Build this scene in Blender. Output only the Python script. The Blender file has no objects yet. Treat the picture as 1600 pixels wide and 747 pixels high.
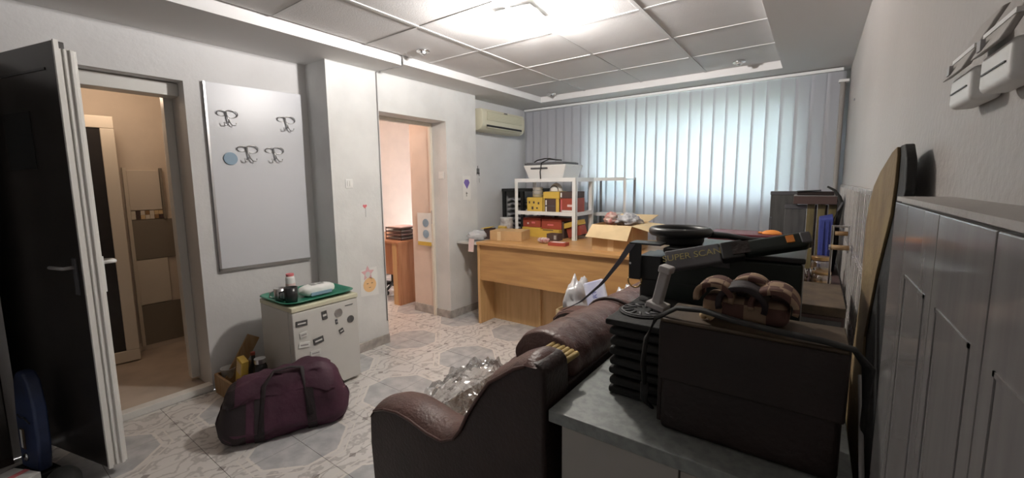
import bpy, bmesh, math, random
from mathutils import Vector, Matrix, noise
random.seed(7)
PI = math.pi
S = bpy.context.scene
COL = S.collection

# ------------------------------------------------------------------ camera
cam_d = bpy.data.cameras.new('camera')
cam = bpy.data.objects.new('camera', cam_d)
COL.objects.link(cam)
cam_d.sensor_width = 36.0
cam_d.lens = 652.1 / 1600 * 36.0
cam_d.shift_x = 0.0015
cam_d.shift_y = -0.0068
cam_d.clip_start = 0.02
Rw = Matrix(((0.80852248, 0.58835851, -0.01121007), (0.05948494, -0.10066665, -0.99314036), (-0.58545106, 0.80230947, -0.11638971)))
right, down, fwd = Rw[0], Rw[1], Rw[2]
cam.matrix_world = Matrix(((right[0], -down[0], -fwd[0], 0), (right[1], -down[1], -fwd[1], 0), (right[2], -down[2], -fwd[2], 1.39), (0, 0, 0, 1)))
S.camera = cam

# ------------------------------------------------------------------ world, exposure
S.view_settings.view_transform = 'Standard'
S.view_settings.look = 'None'
S.view_settings.exposure = 1.32
S.view_settings.gamma = 1.0
S.view_settings.use_curve_mapping = False
W = bpy.data.worlds.new('sky')
S.world = W
W.use_nodes = True
wb = W.node_tree.nodes['Background']
wb.inputs[0].default_value = (0.80, 0.88, 1.0, 1)
wb.inputs[1].default_value = 7.2
LAMP_W = 78.0

# ------------------------------------------------------------------ materials
def nt(name):
    m = bpy.data.materials.new(name); m.use_nodes = True
    t = m.node_tree
    return m, t, t.nodes['Principled BSDF']

def mat(name, col, rough=0.6, metal=0.0, var=0.0, vscale=6.0, bump=0.0, bscale=60.0, stretch=(1, 1, 1), col2=None, spec=None, emit=None, trans=None):
    m, t, b = nt(name)
    N, L = t.nodes, t.links
    b.inputs['Base Color'].default_value = (*col, 1)
    b.inputs['Roughness'].default_value = rough
    b.inputs['Metallic'].default_value = metal
    if spec is not None: b.inputs['Specular IOR Level'].default_value = spec
    tc = N.new('ShaderNodeTexCoord'); mp = N.new('ShaderNodeMapping')
    L.new(tc.outputs['Object'], mp.inputs[0]); mp.inputs['Scale'].default_value = stretch
    if var > 0 or col2:
        n = N.new('ShaderNodeTexNoise'); n.inputs['Scale'].default_value = vscale; n.inputs['Detail'].default_value = 5
        L.new(mp.outputs[0], n.inputs['Vector'])
        r = N.new('ShaderNodeValToRGB')
        c2 = col2 or tuple(max(0, c * (1 - var)) for c in col)
        r.color_ramp.elements[0].color = (*c2, 1); r.color_ramp.elements[0].position = 0.35
        r.color_ramp.elements[1].color = (*col, 1); r.color_ramp.elements[1].position = 0.62
        L.new(n.outputs[0], r.inputs[0]); L.new(r.outputs[0], b.inputs['Base Color'])
    if bump > 0:
        n2 = N.new('ShaderNodeTexNoise'); n2.inputs['Scale'].default_value = bscale; n2.inputs['Detail'].default_value = 4
        L.new(mp.outputs[0], n2.inputs['Vector'])
        bp = N.new('ShaderNodeBump'); bp.inputs['Strength'].default_value = bump; bp.inputs['Distance'].default_value = 0.01
        L.new(n2.outputs[0], bp.inputs['Height']); L.new(bp.outputs[0], b.inputs['Normal'])
    if emit:
        b.inputs['Emission Color'].default_value = (*emit[0], 1); b.inputs['Emission Strength'].default_value = emit[1]
    if trans is not None:
        b.inputs['Transmission Weight'].default_value = trans
    return m

def film(name, col, clear, rough=0.1, gloss=0.25, bump=0.0):
    """thin clear plastic or glass: transparent mixed with a glossy coat"""
    m = bpy.data.materials.new(name); m.use_nodes = True
    t = m.node_tree; N, L = t.nodes, t.links
    N.remove(N['Principled BSDF'])
    tr = N.new('ShaderNodeBsdfTransparent'); tr.inputs[0].default_value = (*col, 1)
    gl = N.new('ShaderNodeBsdfGlossy'); gl.inputs['Roughness'].default_value = rough
    df = N.new('ShaderNodeBsdfDiffuse'); df.inputs[0].default_value = (*col, 1)
    m1 = N.new('ShaderNodeMixShader'); m1.inputs[0].default_value = gloss
    m2 = N.new('ShaderNodeMixShader'); m2.inputs[0].default_value = clear
    L.new(df.outputs[0], m1.inputs[1]); L.new(gl.outputs[0], m1.inputs[2])
    L.new(m1.outputs[0], m2.inputs[1]); L.new(tr.outputs[0], m2.inputs[2])
    L.new(m2.outputs[0], N['Material Output'].inputs[0])
    if bump:
        n = N.new('ShaderNodeTexNoise'); n.inputs['Scale'].default_value = 40
        bp = N.new('ShaderNodeBump'); bp.inputs['Strength'].default_value = bump
        L.new(n.outputs[0], bp.inputs['Height']); L.new(bp.outputs[0], gl.inputs['Normal'])
    return m

M = {}
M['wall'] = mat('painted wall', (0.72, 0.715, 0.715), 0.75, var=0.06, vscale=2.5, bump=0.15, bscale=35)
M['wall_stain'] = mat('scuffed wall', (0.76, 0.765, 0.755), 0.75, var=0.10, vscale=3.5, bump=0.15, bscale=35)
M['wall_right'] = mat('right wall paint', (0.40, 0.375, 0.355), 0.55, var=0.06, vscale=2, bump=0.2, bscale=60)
M['peach'] = mat('peach wall', (0.78, 0.64, 0.55), 0.7, var=0.06)
M['lobby_wall'] = mat('lobby wall', (0.74, 0.66, 0.57), 0.7, var=0.06)
M['ceil'] = mat('ceiling panel', (0.66, 0.645, 0.635), 0.85, var=0.04, vscale=3, bump=0.12, bscale=120)
M['soffit'] = mat('soffit paint', (0.72, 0.71, 0.70), 0.8)
M['bar'] = mat('ceiling bar', (0.60, 0.59, 0.58), 0.6)
M['white_metal'] = mat('white painted metal', (0.82, 0.83, 0.82), 0.4)
M['pvc'] = mat('white pvc', (0.80, 0.79, 0.76), 0.35)
M['pvc_warm'] = mat('cream pvc', (0.80, 0.74, 0.64), 0.4)
M['darkglass'] = mat('dark door panel', (0.035, 0.03, 0.028), 0.28, var=0.3)
M['wood'] = mat('beech laminate', (0.58, 0.33, 0.13), 0.38, var=0.2, vscale=5, stretch=(0.6, 6, 6), col2=(0.48, 0.26, 0.10))
M['wood_side'] = mat('beech laminate side', (0.66, 0.42, 0.20), 0.4, vscale=5, stretch=(6, 6, 0.6), col2=(0.58, 0.35, 0.15))
M['wood_red'] = mat('red beech', (0.55, 0.27, 0.14), 0.4, vscale=5, stretch=(6, 6, 0.6), col2=(0.45, 0.2, 0.1))
M['card'] = mat('cardboard', (0.62, 0.40, 0.20), 0.8, var=0.12, vscale=8)
M['card_in'] = mat('pale cardboard', (0.76, 0.58, 0.34), 0.8, var=0.08, vscale=8)
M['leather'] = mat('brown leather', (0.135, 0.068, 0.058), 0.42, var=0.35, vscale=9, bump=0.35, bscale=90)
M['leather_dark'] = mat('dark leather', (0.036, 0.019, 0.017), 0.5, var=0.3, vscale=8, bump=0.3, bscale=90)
M['bagleather'] = mat('worn maroon bag leather', (0.022, 0.011, 0.009), 0.6, var=0.4, vscale=6, bump=0.25, bscale=70)
M['bagtop'] = mat('tan worn leather edge', (0.11, 0.075, 0.045), 0.6, var=0.5, vscale=14)
M['black'] = mat('black plastic', (0.02, 0.021, 0.022), 0.4, var=0.2)
M['blackmatt'] = mat('black matt', (0.018, 0.018, 0.018), 0.75, bump=0.2)
M['greenblack'] = mat('green black casing', (0.012, 0.02, 0.017), 0.45)
M['greylight'] = mat('light grey plastic', (0.52, 0.50, 0.50), 0.45)
M['grey'] = mat('grey plastic', (0.36, 0.35, 0.35), 0.45)
M['darkgrey'] = mat('dark grey plastic', (0.10, 0.10, 0.11), 0.5)
M['chrome'] = mat('chrome', (0.72, 0.72, 0.72), 0.18, 1.0)
M['nickel'] = mat('brushed nickel', (0.58, 0.58, 0.59), 0.3, 0.9)
M['brass'] = mat('brass', (0.55, 0.36, 0.16), 0.3, 0.8)
M['white'] = mat('white plastic', (0.80, 0.80, 0.79), 0.45)
M['paper'] = mat('white paper', (0.82, 0.82, 0.80), 0.8)
M['paper_off'] = mat('off white paper', (0.70, 0.70, 0.68), 0.85)
M['pink'] = mat('pink paper', (0.80, 0.62, 0.60), 0.8)
M['pinkred'] = mat('pink red', (0.75, 0.20, 0.22), 0.7)
M['purple'] = mat('purple felt', (0.22, 0.16, 0.50), 0.7)
M['yellow'] = mat('yellow card', (0.74, 0.50, 0.09), 0.6, var=0.1)
M['red'] = mat('red card', (0.42, 0.08, 0.05), 0.55, var=0.15)
M['orange'] = mat('orange sticker', (0.85, 0.30, 0.06), 0.6)
M['brownbox'] = mat('dark brown box', (0.09, 0.055, 0.05), 0.6)
M['greytop'] = mat('grey speckled laminate', (0.30, 0.32, 0.31), 0.45, vscale=45, col2=(0.22, 0.24, 0.235))
M['cabinet'] = mat('off white cabinet', (0.45, 0.43, 0.40), 0.6, var=0.06)
M['fridge'] = mat('fridge enamel', (0.66, 0.65, 0.62), 0.4, var=0.03)
M['fridge_top'] = mat('yellowed fridge top', (0.68, 0.66, 0.50), 0.45)
M['cream'] = mat('yellowed plastic', (0.70, 0.67, 0.52), 0.45)
M['cream_dark'] = mat('aged grille', (0.56, 0.54, 0.38), 0.5)
M['green'] = mat('green tray plastic', (0.03, 0.22, 0.14), 0.35)
M['duffel'] = mat('maroon nylon', (0.070, 0.018, 0.042), 0.62, var=0.35, vscale=5, bump=0.5, bscale=18)
M['duffel_black'] = mat('black nylon', (0.022, 0.014, 0.017), 0.7, bump=0.4, bscale=20)
M['board'] = mat('grey magnetic board', (0.66, 0.67, 0.71), 0.35)
M['skirt'] = mat('grey marble skirting', (0.52, 0.49, 0.46), 0.4, vscale=14, col2=(0.34, 0.31, 0.29))
M['grout'] = mat('floor grout', (0.12, 0.11, 0.10), 0.9)
M['tan'] = mat('tan cover cloth', (0.24, 0.175, 0.085), 0.8, vscale=5, col2=(0.15, 0.095, 0.05), bump=0.2)
M['stripe'] = mat('striped seat cloth', (0.24, 0.17, 0.12), 0.8, vscale=3, stretch=(1, 40, 1), col2=(0.13, 0.09, 0.06))
M['gold'] = mat('gold ribbed trim', (0.45, 0.32, 0.12), 0.6)
M['maroon'] = mat('maroon plastic', (0.13, 0.02, 0.03), 0.5)
M['goldtext'] = mat('gold print', (0.42, 0.36, 0.15), 0.6)
M['greenwood'] = mat('olive gold slat', (0.20, 0.16, 0.07), 0.55, stretch=(6, 6, 0.8), var=0.3)
M['slate'] = mat('dark slate panel', (0.10, 0.10, 0.10), 0.5, stretch=(6, 6, 0.8), var=0.35)
M['blue'] = mat('blue plastic', (0.06, 0.08, 0.32), 0.5)
M['bluegrey'] = mat('pale blue rubber', (0.28, 0.40, 0.52), 0.5)
M['bluebag'] = mat('blue glossy sheet', (0.05, 0.08, 0.20), 0.4, vscale=3, col2=(0.012, 0.018, 0.045))
M['mug'] = mat('black mug glaze', (0.03, 0.03, 0.032), 0.25)
M['plank'] = mat('raw wood plank', (0.36, 0.24, 0.13), 0.7, vscale=6, stretch=(6, 6, 1), col2=(0.30, 0.17, 0.07))
M['asphalt'] = mat('outdoor paving', (0.42, 0.44, 0.36), 0.9, var=0.2)
M['leaf'] = mat('hedge leaves', (0.20, 0.36, 0.10), 0.8, var=0.4, vscale=4)
M['straw'] = mat('lanyard webbing', (0.16, 0.16, 0.19), 0.6)
M['news'] = mat('printed paper pile', (0.62, 0.60, 0.60), 0.8, vscale=14, col2=(0.22, 0.22, 0.25))
M['glass'] = film('window glass', (0.95, 0.98, 0.98), 0.9, 0.03, 1.0)
M['wrap'] = film('clear plastic wrap', (0.85, 0.85, 0.85), 0.6, 0.12, 0.8, 0.6)
M['plasticbag'] = film('translucent plastic bag', (0.85, 0.86, 0.9), 0.25, 0.25, 0.25, 0.5)
M['jar'] = film('jar glass', (0.9, 0.85, 0.75), 0.65, 0.05, 0.8)
M['shade'] = None

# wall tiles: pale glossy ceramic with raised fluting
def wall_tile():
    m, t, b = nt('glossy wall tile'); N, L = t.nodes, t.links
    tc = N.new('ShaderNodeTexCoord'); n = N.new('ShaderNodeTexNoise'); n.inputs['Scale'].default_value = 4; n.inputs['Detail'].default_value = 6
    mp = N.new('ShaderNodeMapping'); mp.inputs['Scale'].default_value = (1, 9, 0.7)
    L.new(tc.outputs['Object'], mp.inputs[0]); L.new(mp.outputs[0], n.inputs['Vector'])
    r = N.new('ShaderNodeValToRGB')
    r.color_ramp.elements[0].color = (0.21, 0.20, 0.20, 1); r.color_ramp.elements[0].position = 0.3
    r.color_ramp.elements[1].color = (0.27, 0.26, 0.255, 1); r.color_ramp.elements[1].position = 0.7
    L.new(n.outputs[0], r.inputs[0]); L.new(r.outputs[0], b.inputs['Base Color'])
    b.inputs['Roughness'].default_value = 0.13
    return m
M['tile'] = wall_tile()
M['tile_white'] = mat('pale glossy tile', (0.62, 0.60, 0.58), 0.15, vscale=4, stretch=(1, 9, .7), col2=(0.46, 0.44, 0.43))

# floor tile: octagon medallions with a veined border, period 0.68 m
def floor_tile():
    m, t, b = nt('patterned floor tile'); N, L = t.nodes, t.links
    g = N.new('ShaderNodeNewGeometry')
    dn = N.new('ShaderNodeTexNoise'); dn.inputs['Scale'].default_value = 7; dn.inputs['Detail'].default_value = 3
    L.new(g.outputs['Position'], dn.inputs['Vector'])
    sub = N.new('ShaderNodeVectorMath'); sub.operation = 'SUBTRACT'; sub.inputs[1].default_value = (0.5, 0.5, 0.5)
    L.new(dn.outputs['Color'], sub.inputs[0])
    sc = N.new('ShaderNodeVectorMath'); sc.operation = 'SCALE'; sc.inputs['Scale'].default_value = 0.012
    L.new(sub.outputs[0], sc.inputs[0])
    ad = N.new('ShaderNodeVectorMath'); ad.operation = 'ADD'
    L.new(g.outputs['Position'], ad.inputs[0]); L.new(sc.outputs[0], ad.inputs[1])
    sx = N.new('ShaderNodeSeparateXYZ'); L.new(ad.outputs[0], sx.inputs[0])
    def math_(op, a, bb=None, c=None):
        n = N.new('ShaderNodeMath'); n.operation = op
        for i, v in enumerate((a, bb, c)):
            if v is None: continue
            if isinstance(v, (int, float)): n.inputs[i].default_value = v
            else: L.new(v, n.inputs[i])
        return n.outputs[0]
    def fold(o, off):
        return math_('PINGPONG', math_('ADD', o, off), 0.34)
    u = fold(sx.outputs[0], 2.2 + 6.8); v = fold(sx.outputs[1], -1.04 + 6.8)
    dg = math_('MULTIPLY', math_('ADD', u, v), 0.74)
    d = math_('MAXIMUM', math_('MAXIMUM', u, v), dg)           # octagon distance
    inn = math_('LESS_THAN', d, 0.225)
    line = math_('COMPARE', d, 0.235, 0.006)
    line2 = math_('COMPARE', d, 0.275, 0.004)
    # small ornaments between the octagons
    ou = math_('ABSOLUTE', math_('SUBTRACT', u, 0.34)); 
    dia = math_('ADD', ou, math_('ABSOLUTE', math_('SUBTRACT', v, 0.10)))
    dia2 = math_('ADD', math_('ABSOLUTE', math_('SUBTRACT', v, 0.34)), math_('ABSOLUTE', math_('SUBTRACT', u, 0.10)))
    orn = math_('MAXIMUM', math_('LESS_THAN', dia, 0.022), math_('LESS_THAN', dia2, 0.022))
    vein = N.new('ShaderNodeTexWave'); vein.inputs['Scale'].default_value = 3.6; vein.inputs['Distortion'].default_value = 18; vein.inputs['Detail'].default_value = 4; vein.inputs['Detail Scale'].default_value = 1.6
    L.new(g.outputs['Position'], vein.inputs['Vector'])
    rb = N.new('ShaderNodeValToRGB')
    rb.color_ramp.elements[0].color = (0.50, 0.475, 0.465, 1); rb.color_ramp.elements[0].position = 0.05
    rb.color_ramp.elements[1].color = (0.69, 0.665, 0.645, 1); rb.color_ramp.elements[1].position = 0.3
    L.new(vein.outputs[0], rb.inputs[0])
    no = N.new('ShaderNodeTexNoise'); no.inputs['Scale'].default_value = 12; no.inputs['Detail'].default_value = 6
    L.new(g.outputs['Position'], no.inputs['Vector'])
    ro = N.new('ShaderNodeValToRGB')
    ro.color_ramp.elements[0].color = (0.42, 0.42, 0.435, 1); ro.color_ramp.elements[0].position = 0.35
    ro.color_ramp.elements[1].color = (0.56, 0.56, 0.565, 1); ro.color_ramp.elements[1].position = 0.65
    L.new(no.outputs[0], ro.inputs[0])
    def mix(f, a, bb):
        n = N.new('ShaderNodeMix'); n.data_type = 'RGBA'
        L.new(f, n.inputs[0])
        for i, x in ((6, a), (7, bb)):
            if isinstance(x, tuple): n.inputs[i].default_value = x
            else: L.new(x, n.inputs[i])
        return n.outputs[2]
    c = mix(inn, rb.outputs[0], ro.outputs[0])
    c = mix(line, c, (0.74, 0.71, 0.67, 1))
    c = mix(line2, c, (0.72, 0.69, 0.65, 1))
    c = mix(orn, c, (0.38, 0.35, 0.34, 1))
    L.new(c, b.inputs['Base Color'])
    b.inputs['Roughness'].default_value = 0.22
    return m
M['floor'] = floor_tile()

def blind_mat():
    m = bpy.data.materials.new('blind fabric'); m.use_nodes = True
    t = m.node_tree; N, L = t.nodes, t.links
    N.remove(N['Principled BSDF'])
    tl = N.new('ShaderNodeBsdfTranslucent'); tl.inputs[0].default_value = (0.80, 0.84, 0.82, 1)
    df = N.new('ShaderNodeBsdfDiffuse'); df.inputs[0].default_value = (0.76, 0.76, 0.82, 1)
    mx = N.new('ShaderNodeMixShader'); mx.inputs[0].default_value = 0.6
    L.new(tl.outputs[0], mx.inputs[1]); L.new(df.outputs[0], mx.inputs[2]); L.new(mx.outputs[0], N['Material Output'].inputs[0])
    n = N.new('ShaderNodeTexNoise'); n.inputs['Scale'].default_value = 200
    bp = N.new('ShaderNodeBump'); bp.inputs['Strength'].default_value = 0.1
    L.new(n.outputs[0], bp.inputs['Height']); L.new(bp.outputs[0], df.inputs['Normal'])
    return m
M['blind'] = blind_mat()

def shade_mat():
    m = bpy.data.materials.new('frosted lamp glass'); m.use_nodes = True
    t = m.node_tree; N, L = t.nodes, t.links
    N.remove(N['Principled BSDF'])
    tr = N.new('ShaderNodeBsdfTransparent'); tr.inputs[0].default_value = (1, 0.99, 0.95, 1)
    em = N.new('ShaderNodeEmission'); em.inputs[0].default_value = (1.0, 0.97, 0.88, 1); em.inputs[1].default_value = 0.82
    vo = N.new('ShaderNodeTexVoronoi'); vo.inputs['Scale'].default_value = 28
    rp = N.new('ShaderNodeValToRGB'); rp.color_ramp.elements[0].color = (0.72, 0.72, 0.66, 1); rp.color_ramp.elements[1].color = (1, .98, .92, 1)
    rp.color_ramp.elements[0].position = 0.12; rp.color_ramp.elements[1].position = 0.3
    tc = N.new('ShaderNodeTexCoord')
    L.new(tc.outputs['Object'], vo.inputs['Vector']); L.new(vo.outputs[0], rp.inputs[0]); L.new(rp.outputs[0], em.inputs[0])
    mx = N.new('ShaderNodeMixShader'); mx.inputs[0].default_value = 0.40
    L.new(tr.outputs[0], mx.inputs[1]); L.new(em.outputs[0], mx.inputs[2]); L.new(mx.outputs[0], N['Material Output'].inputs[0])
    return m
M['shade'] = shade_mat()
M['bulb'] = mat('lit bulb', (1, 1, 1), 0.5, emit=((1.0, 0.98, 0.92), 30))

def plaid_mat():
    m, t, b = nt('brown plaid wool'); N, L = t.nodes, t.links
    tc = N.new('ShaderNodeTexCoord'); ck = N.new('ShaderNodeTexChecker'); ck.inputs['Scale'].default_value = 22
    ck.inputs[1].default_value = (0.36, 0.25, 0.16, 1); ck.inputs[2].default_value = (0.09, 0.035, 0.03, 1)
    L.new(tc.outputs['Object'], ck.inputs[0])
    n = N.new('ShaderNodeTexNoise'); n.inputs['Scale'].default_value = 30
    mx = N.new('ShaderNodeMix'); mx.data_type = 'RGBA'; mx.inputs[0].default_value = 0.25
    L.new(ck.outputs[0], mx.inputs[6]); mx.inputs[7].default_value = (0.22, 0.13, 0.10, 1)
    L.new(mx.outputs[2], b.inputs['Base Color']); b.inputs['Roughness'].default_value = 0.9
    return m
M['plaid'] = plaid_mat()

# ------------------------------------------------------------------ mesh builder
class MB:
    def __init__(s): s.v = []; s.f = []
    def add(s, v, f):
        o = len(s.v); s.v += [tuple(p) for p in v]; s.f += [tuple(i + o for i in q) for q in f]; return s
    def box(s, x0, x1, y0, y1, z0, z1, M4=None):
        x0, x1 = min(x0, x1), max(x0, x1); y0, y1 = min(y0, y1), max(y0, y1); z0, z1 = min(z0, z1), max(z0, z1)
        v = [Vector(p) for p in ((x0, y0, z0), (x1, y0, z0), (x1, y1, z0), (x0, y1, z0), (x0, y0, z1), (x1, y0, z1), (x1, y1, z1), (x0, y1, z1))]
        if M4: v = [M4 @ p for p in v]
        return s.add(v, ((3, 2, 1, 0), (4, 5, 6, 7), (0, 1, 5, 4), (1, 2, 6, 5), (2, 3, 7, 6), (3, 0, 4, 7)))
    def hexa(s, b, t):
        return s.add([Vector(p) for p in b] + [Vector(p) for p in t], ((3, 2, 1, 0), (4, 5, 6, 7), (0, 1, 5, 4), (1, 2, 6, 5), (2, 3, 7, 6), (3, 0, 4, 7)))
    def prism(s, poly, ax, a, b):
        n = len(poly)
        def P(p, w):
            if ax == 'x': return (w, p[0], p[1])
            if ax == 'y': return (p[0], w, p[1])
            return (p[0], p[1], w)
        v = [P(p, a) for p in poly] + [P(p, b) for p in poly]
        f = [tuple(range(n))[::-1], tuple(range(n, 2 * n))] + [(i, (i + 1) % n, n + (i + 1) % n, n + i) for i in range(n)]
        return s.add(v, f)
    def tube(s, pts, r, seg=10, closed=False, flat=1.0, up=(0, 0, 1)):
        pts = [Vector(p) for p in pts]; n = len(pts); rings = []
        rr = r if hasattr(r, '__len__') else [r] * n
        for i, p in enumerate(pts):
            a = pts[(i - 1) % n] if (closed or i > 0) else p
            b = pts[(i + 1) % n] if (closed or i < n - 1) else p
            t = (b - a).normalized() if (b - a).length > 1e-9 else Vector((1, 0, 0))
            u = Vector(up)
            if abs(u.dot(t)) > 0.95: u = Vector((1, 0, 0)) if abs(t.x) < 0.9 else Vector((0, 1, 0))
            e1 = t.cross(u).normalized(); e2 = e1.cross(t).normalized()
            rings.append([p + e1 * math.cos(2 * PI * k / seg) * rr[i] + e2 * math.sin(2 * PI * k / seg) * rr[i] * flat for k in range(seg)])
        v = [q for g in rings for q in g]; f = []
        m = n if closed else n - 1
        for i in range(m):
            for k in range(seg):
                a = i * seg + k; b = i * seg + (k + 1) % seg; j = ((i + 1) % n) * seg
                f.append((a, b, j + (k + 1) % seg, j + k))
        if not closed:
            f.append(tuple(range(seg))[::-1]); f.append(tuple((n - 1) * seg + k for k in range(seg)))
        return s.add(v, f)
    def cyl(s, c, r, h, seg=24, r2=None, ax='z'):
        d = {'x': Vector((h, 0, 0)), 'y': Vector((0, h, 0)), 'z': Vector((0, 0, h))}[ax]
        return s.tube([Vector(c), Vector(c) + d], [r, r if r2 is None else r2], seg)
    def lathe(s, prof, c, seg=28):
        v = []; f = []
        for (r, z) in prof:
            for k in range(seg): v.append((c[0] + r * math.cos(2 * PI * k / seg), c[1] + r * math.sin(2 * PI * k / seg), c[2] + z))
        for i in range(len(prof) - 1):
            for k in range(seg):
                a = i * seg + k; b = i * seg + (k + 1) % seg
                f.append((a, b, b + seg, a + seg))
        f.append(tuple(range(seg))[::-1]); f.append(tuple((len(prof) - 1) * seg + k for k in range(seg)))
        return s.add(v, f)
    def grid(s, fn, nu, nv, cu=False, cv=False):
        v = [fn(i / (nu if cu else nu - 1), j / (nv if cv else nv - 1)) for i in range(nu) for j in range(nv)]; f = []
        for i in range(nu if cu else nu - 1):
            for j in range(nv if cv else nv - 1):
                a = i * nv + j; b = ((i + 1) % nu) * nv + j; j2 = (j + 1) % nv
                f.append((a, b, ((i + 1) % nu) * nv + j2, i * nv + j2))
        return s.add(v, f)

def setp(o, label=None, cat=None, group=None, kind=None):
    if label: o['label'] = label
    if cat: o['category'] = cat
    if group: o['group'] = group
    if kind: o['kind'] = kind
    return o

def thing(name, label, cat, loc, group=None):
    o = bpy.data.objects.new(name, None); COL.objects.link(o)
    o.location = loc; o.empty_display_size = 0.05
    return setp(o, label, cat, group)

def origin(o):
    p = Vector(o.location)
    while o.parent: o = o.parent; p += Vector(o.location)
    return p

def obj(name, mb, material, parent=None, label=None, cat=None, group=None, kind=None, bevel=0, smooth=False, sub=0, seg=2, solid=0):
    base = origin(parent) if parent else Vector((0, 0, 0))
    vs = [Vector(p) for p in mb.v]
    if parent is None and kind != 'structure':
        lo = Vector((min(p[i] for p in vs) for i in range(3))); hi = Vector((max(p[i] for p in vs) for i in range(3)))
        loc = Vector(((lo.x + hi.x) / 2, (lo.y + hi.y) / 2, lo.z))
    else: loc = base
    me = bpy.data.meshes.new(name)
    me.from_pydata([tuple(p - loc) for p in vs], [], mb.f); me.update()
    bm = bmesh.new(); bm.from_mesh(me); bmesh.ops.recalc_face_normals(bm, faces=bm.faces); bm.to_mesh(me); bm.free()
    me.materials.append(M[material] if isinstance(material, str) else material)
    o = bpy.data.objects.new(name, me); COL.objects.link(o)
    if parent is None: o.location = loc
    else: o.parent = parent
    if smooth:
        for p in me.polygons: p.use_smooth = True
    if solid:
        m = o.modifiers.new('thick', 'SOLIDIFY'); m.thickness = solid; m.offset = 0
    if bevel:
        m = o.modifiers.new('bevel', 'BEVEL'); m.width = bevel; m.segments = seg; m.limit_method = 'ANGLE'; m.angle_limit = math.radians(40)
        for p in me.polygons: p.use_smooth = True
        m.harden_normals = True
    if sub:
        m = o.modifiers.new('sub', 'SUBSURF'); m.levels = sub; m.render_levels = sub
    return setp(o, label, cat, group, kind)

def B(*a): return MB().box(*a)

def copy_thing(o, loc, label=None, rz=None):
    c = o.copy(); COL.objects.link(c); c.location = loc
    if rz is not None: c.rotation_euler.z = rz
    if label: c['label'] = label
    for ch in list(o.children):
        d = ch.copy(); COL.objects.link(d); d.parent = c
        for g in list(ch.children):
            e = g.copy(); COL.objects.link(e); e.parent = d
    return c

def text(name, body, size, material, parent, mtx, extrude=0.0004):
    cu = bpy.data.curves.new(name, 'FONT'); cu.body = body; cu.size = size; cu.extrude = extrude
    cu.align_x = 'CENTER'; cu.align_y = 'CENTER'
    t = bpy.data.objects.new(name, cu); COL.objects.link(t)
    dg = bpy.context.evaluated_depsgraph_get(); dg.update()
    me = bpy.data.meshes.new_from_object(t.evaluated_get(dg))
    bpy.data.objects.remove(t)
    base = Matrix.Translation(-origin(parent))
    me.transform(base @ mtx); me.materials.clear(); me.materials.append(M[material])
    o = bpy.data.objects.new(name, me); COL.objects.link(o); o.parent = parent
    return o

def frame(o, u, w):
    """matrix with local x = u, local y = w, z = u x w, origin o"""
    u = Vector(u).normalized(); w = Vector(w); w = (w - u * w.dot(u)).normalized(); n = u.cross(w)
    return Matrix(((u.x, w.x, n.x, o[0]), (u.y, w.y, n.y, o[1]), (u.z, w.z, n.z, o[2]), (0, 0, 0, 1)))

# ------------------------------------------------------------------ room shell
XL, XC, XN, XR = -3.27, -2.985, -3.125, 0.18          # left wall, pier wall, niche wall, right wall
YB, YW, YN = -1.5, 4.66, -1.5
ZS, ZC = 2.317, 2.385
# floors
fl = obj('floor', MB().box(XL, XR, YN, YW, -0.05, -0.004).box(-5.4, XL, 1.3, YW, -0.05, -0.004), 'grout', kind='structure')
P = 0.34
tile_me = {}
i0, i1 = -10, 8
for i in range(-9, 9):
    for j in range(-5, 12):
        x0 = -2.2 + P * i; y0 = 1.04 + P * j
        x1, y1 = x0 + P, y0 + P
        a0, a1, b0, b1 = max(x0, XL - 0.0), min(x1, XR), max(y0, -0.5), min(y1, YW)
        if i < -3 and y0 > 1.3:                                      # the far room behind the open doorway
            a0 = x0
            if x0 < -5.4: continue
        if a1 - a0 < 0.02 or b1 - b0 < 0.02: continue
        key = (round(a1 - a0, 3), round(b1 - b0, 3)); g = 0.0012
        if key not in tile_me:
            me = bpy.data.meshes.new('tile')
            t = B(g, key[0] - g, g, key[1] - g, -0.02, 0.0)
            me.from_pydata(t.v, [], t.f); me.materials.append(M['floor']); tile_me[key] = me
        o = bpy.data.objects.new('tile', tile_me[key]); COL.objects.link(o); o.parent = fl; o.location = (a0, b0, random.uniform(-0.0005, 0))

# left wall with the lobby doorway
D1a, D1b, D1h = 0.14, 0.992, 2.055
XD = -3.56
lw = MB().box(XD, XL, YN, D1a, 0, 2.6).box(XD, XL, D1b, 1.79, 0, 2.6).box(XD, XL, D1a, D1b, D1h, 2.6)
obj('wall_left', lw, 'wall', kind='structure')
# pier wall with the second doorway
D2a, D2b, D2h = 2.246, 3.03, 2.0
pw = MB().box(XL - 0.29, XC, 1.79, D2a, 0, 2.6).box(-3.19, XC, D2b, 3.48, 0, 2.6).box(-3.19, XC, D2a, D2b, D2h, 2.6)
obj('wall_pier', pw, 'wall_stain', kind='structure')
obj('wall_niche', B(-3.4, XN, 3.48, YW, 0, 2.6), 'wall', kind='structure')
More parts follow.
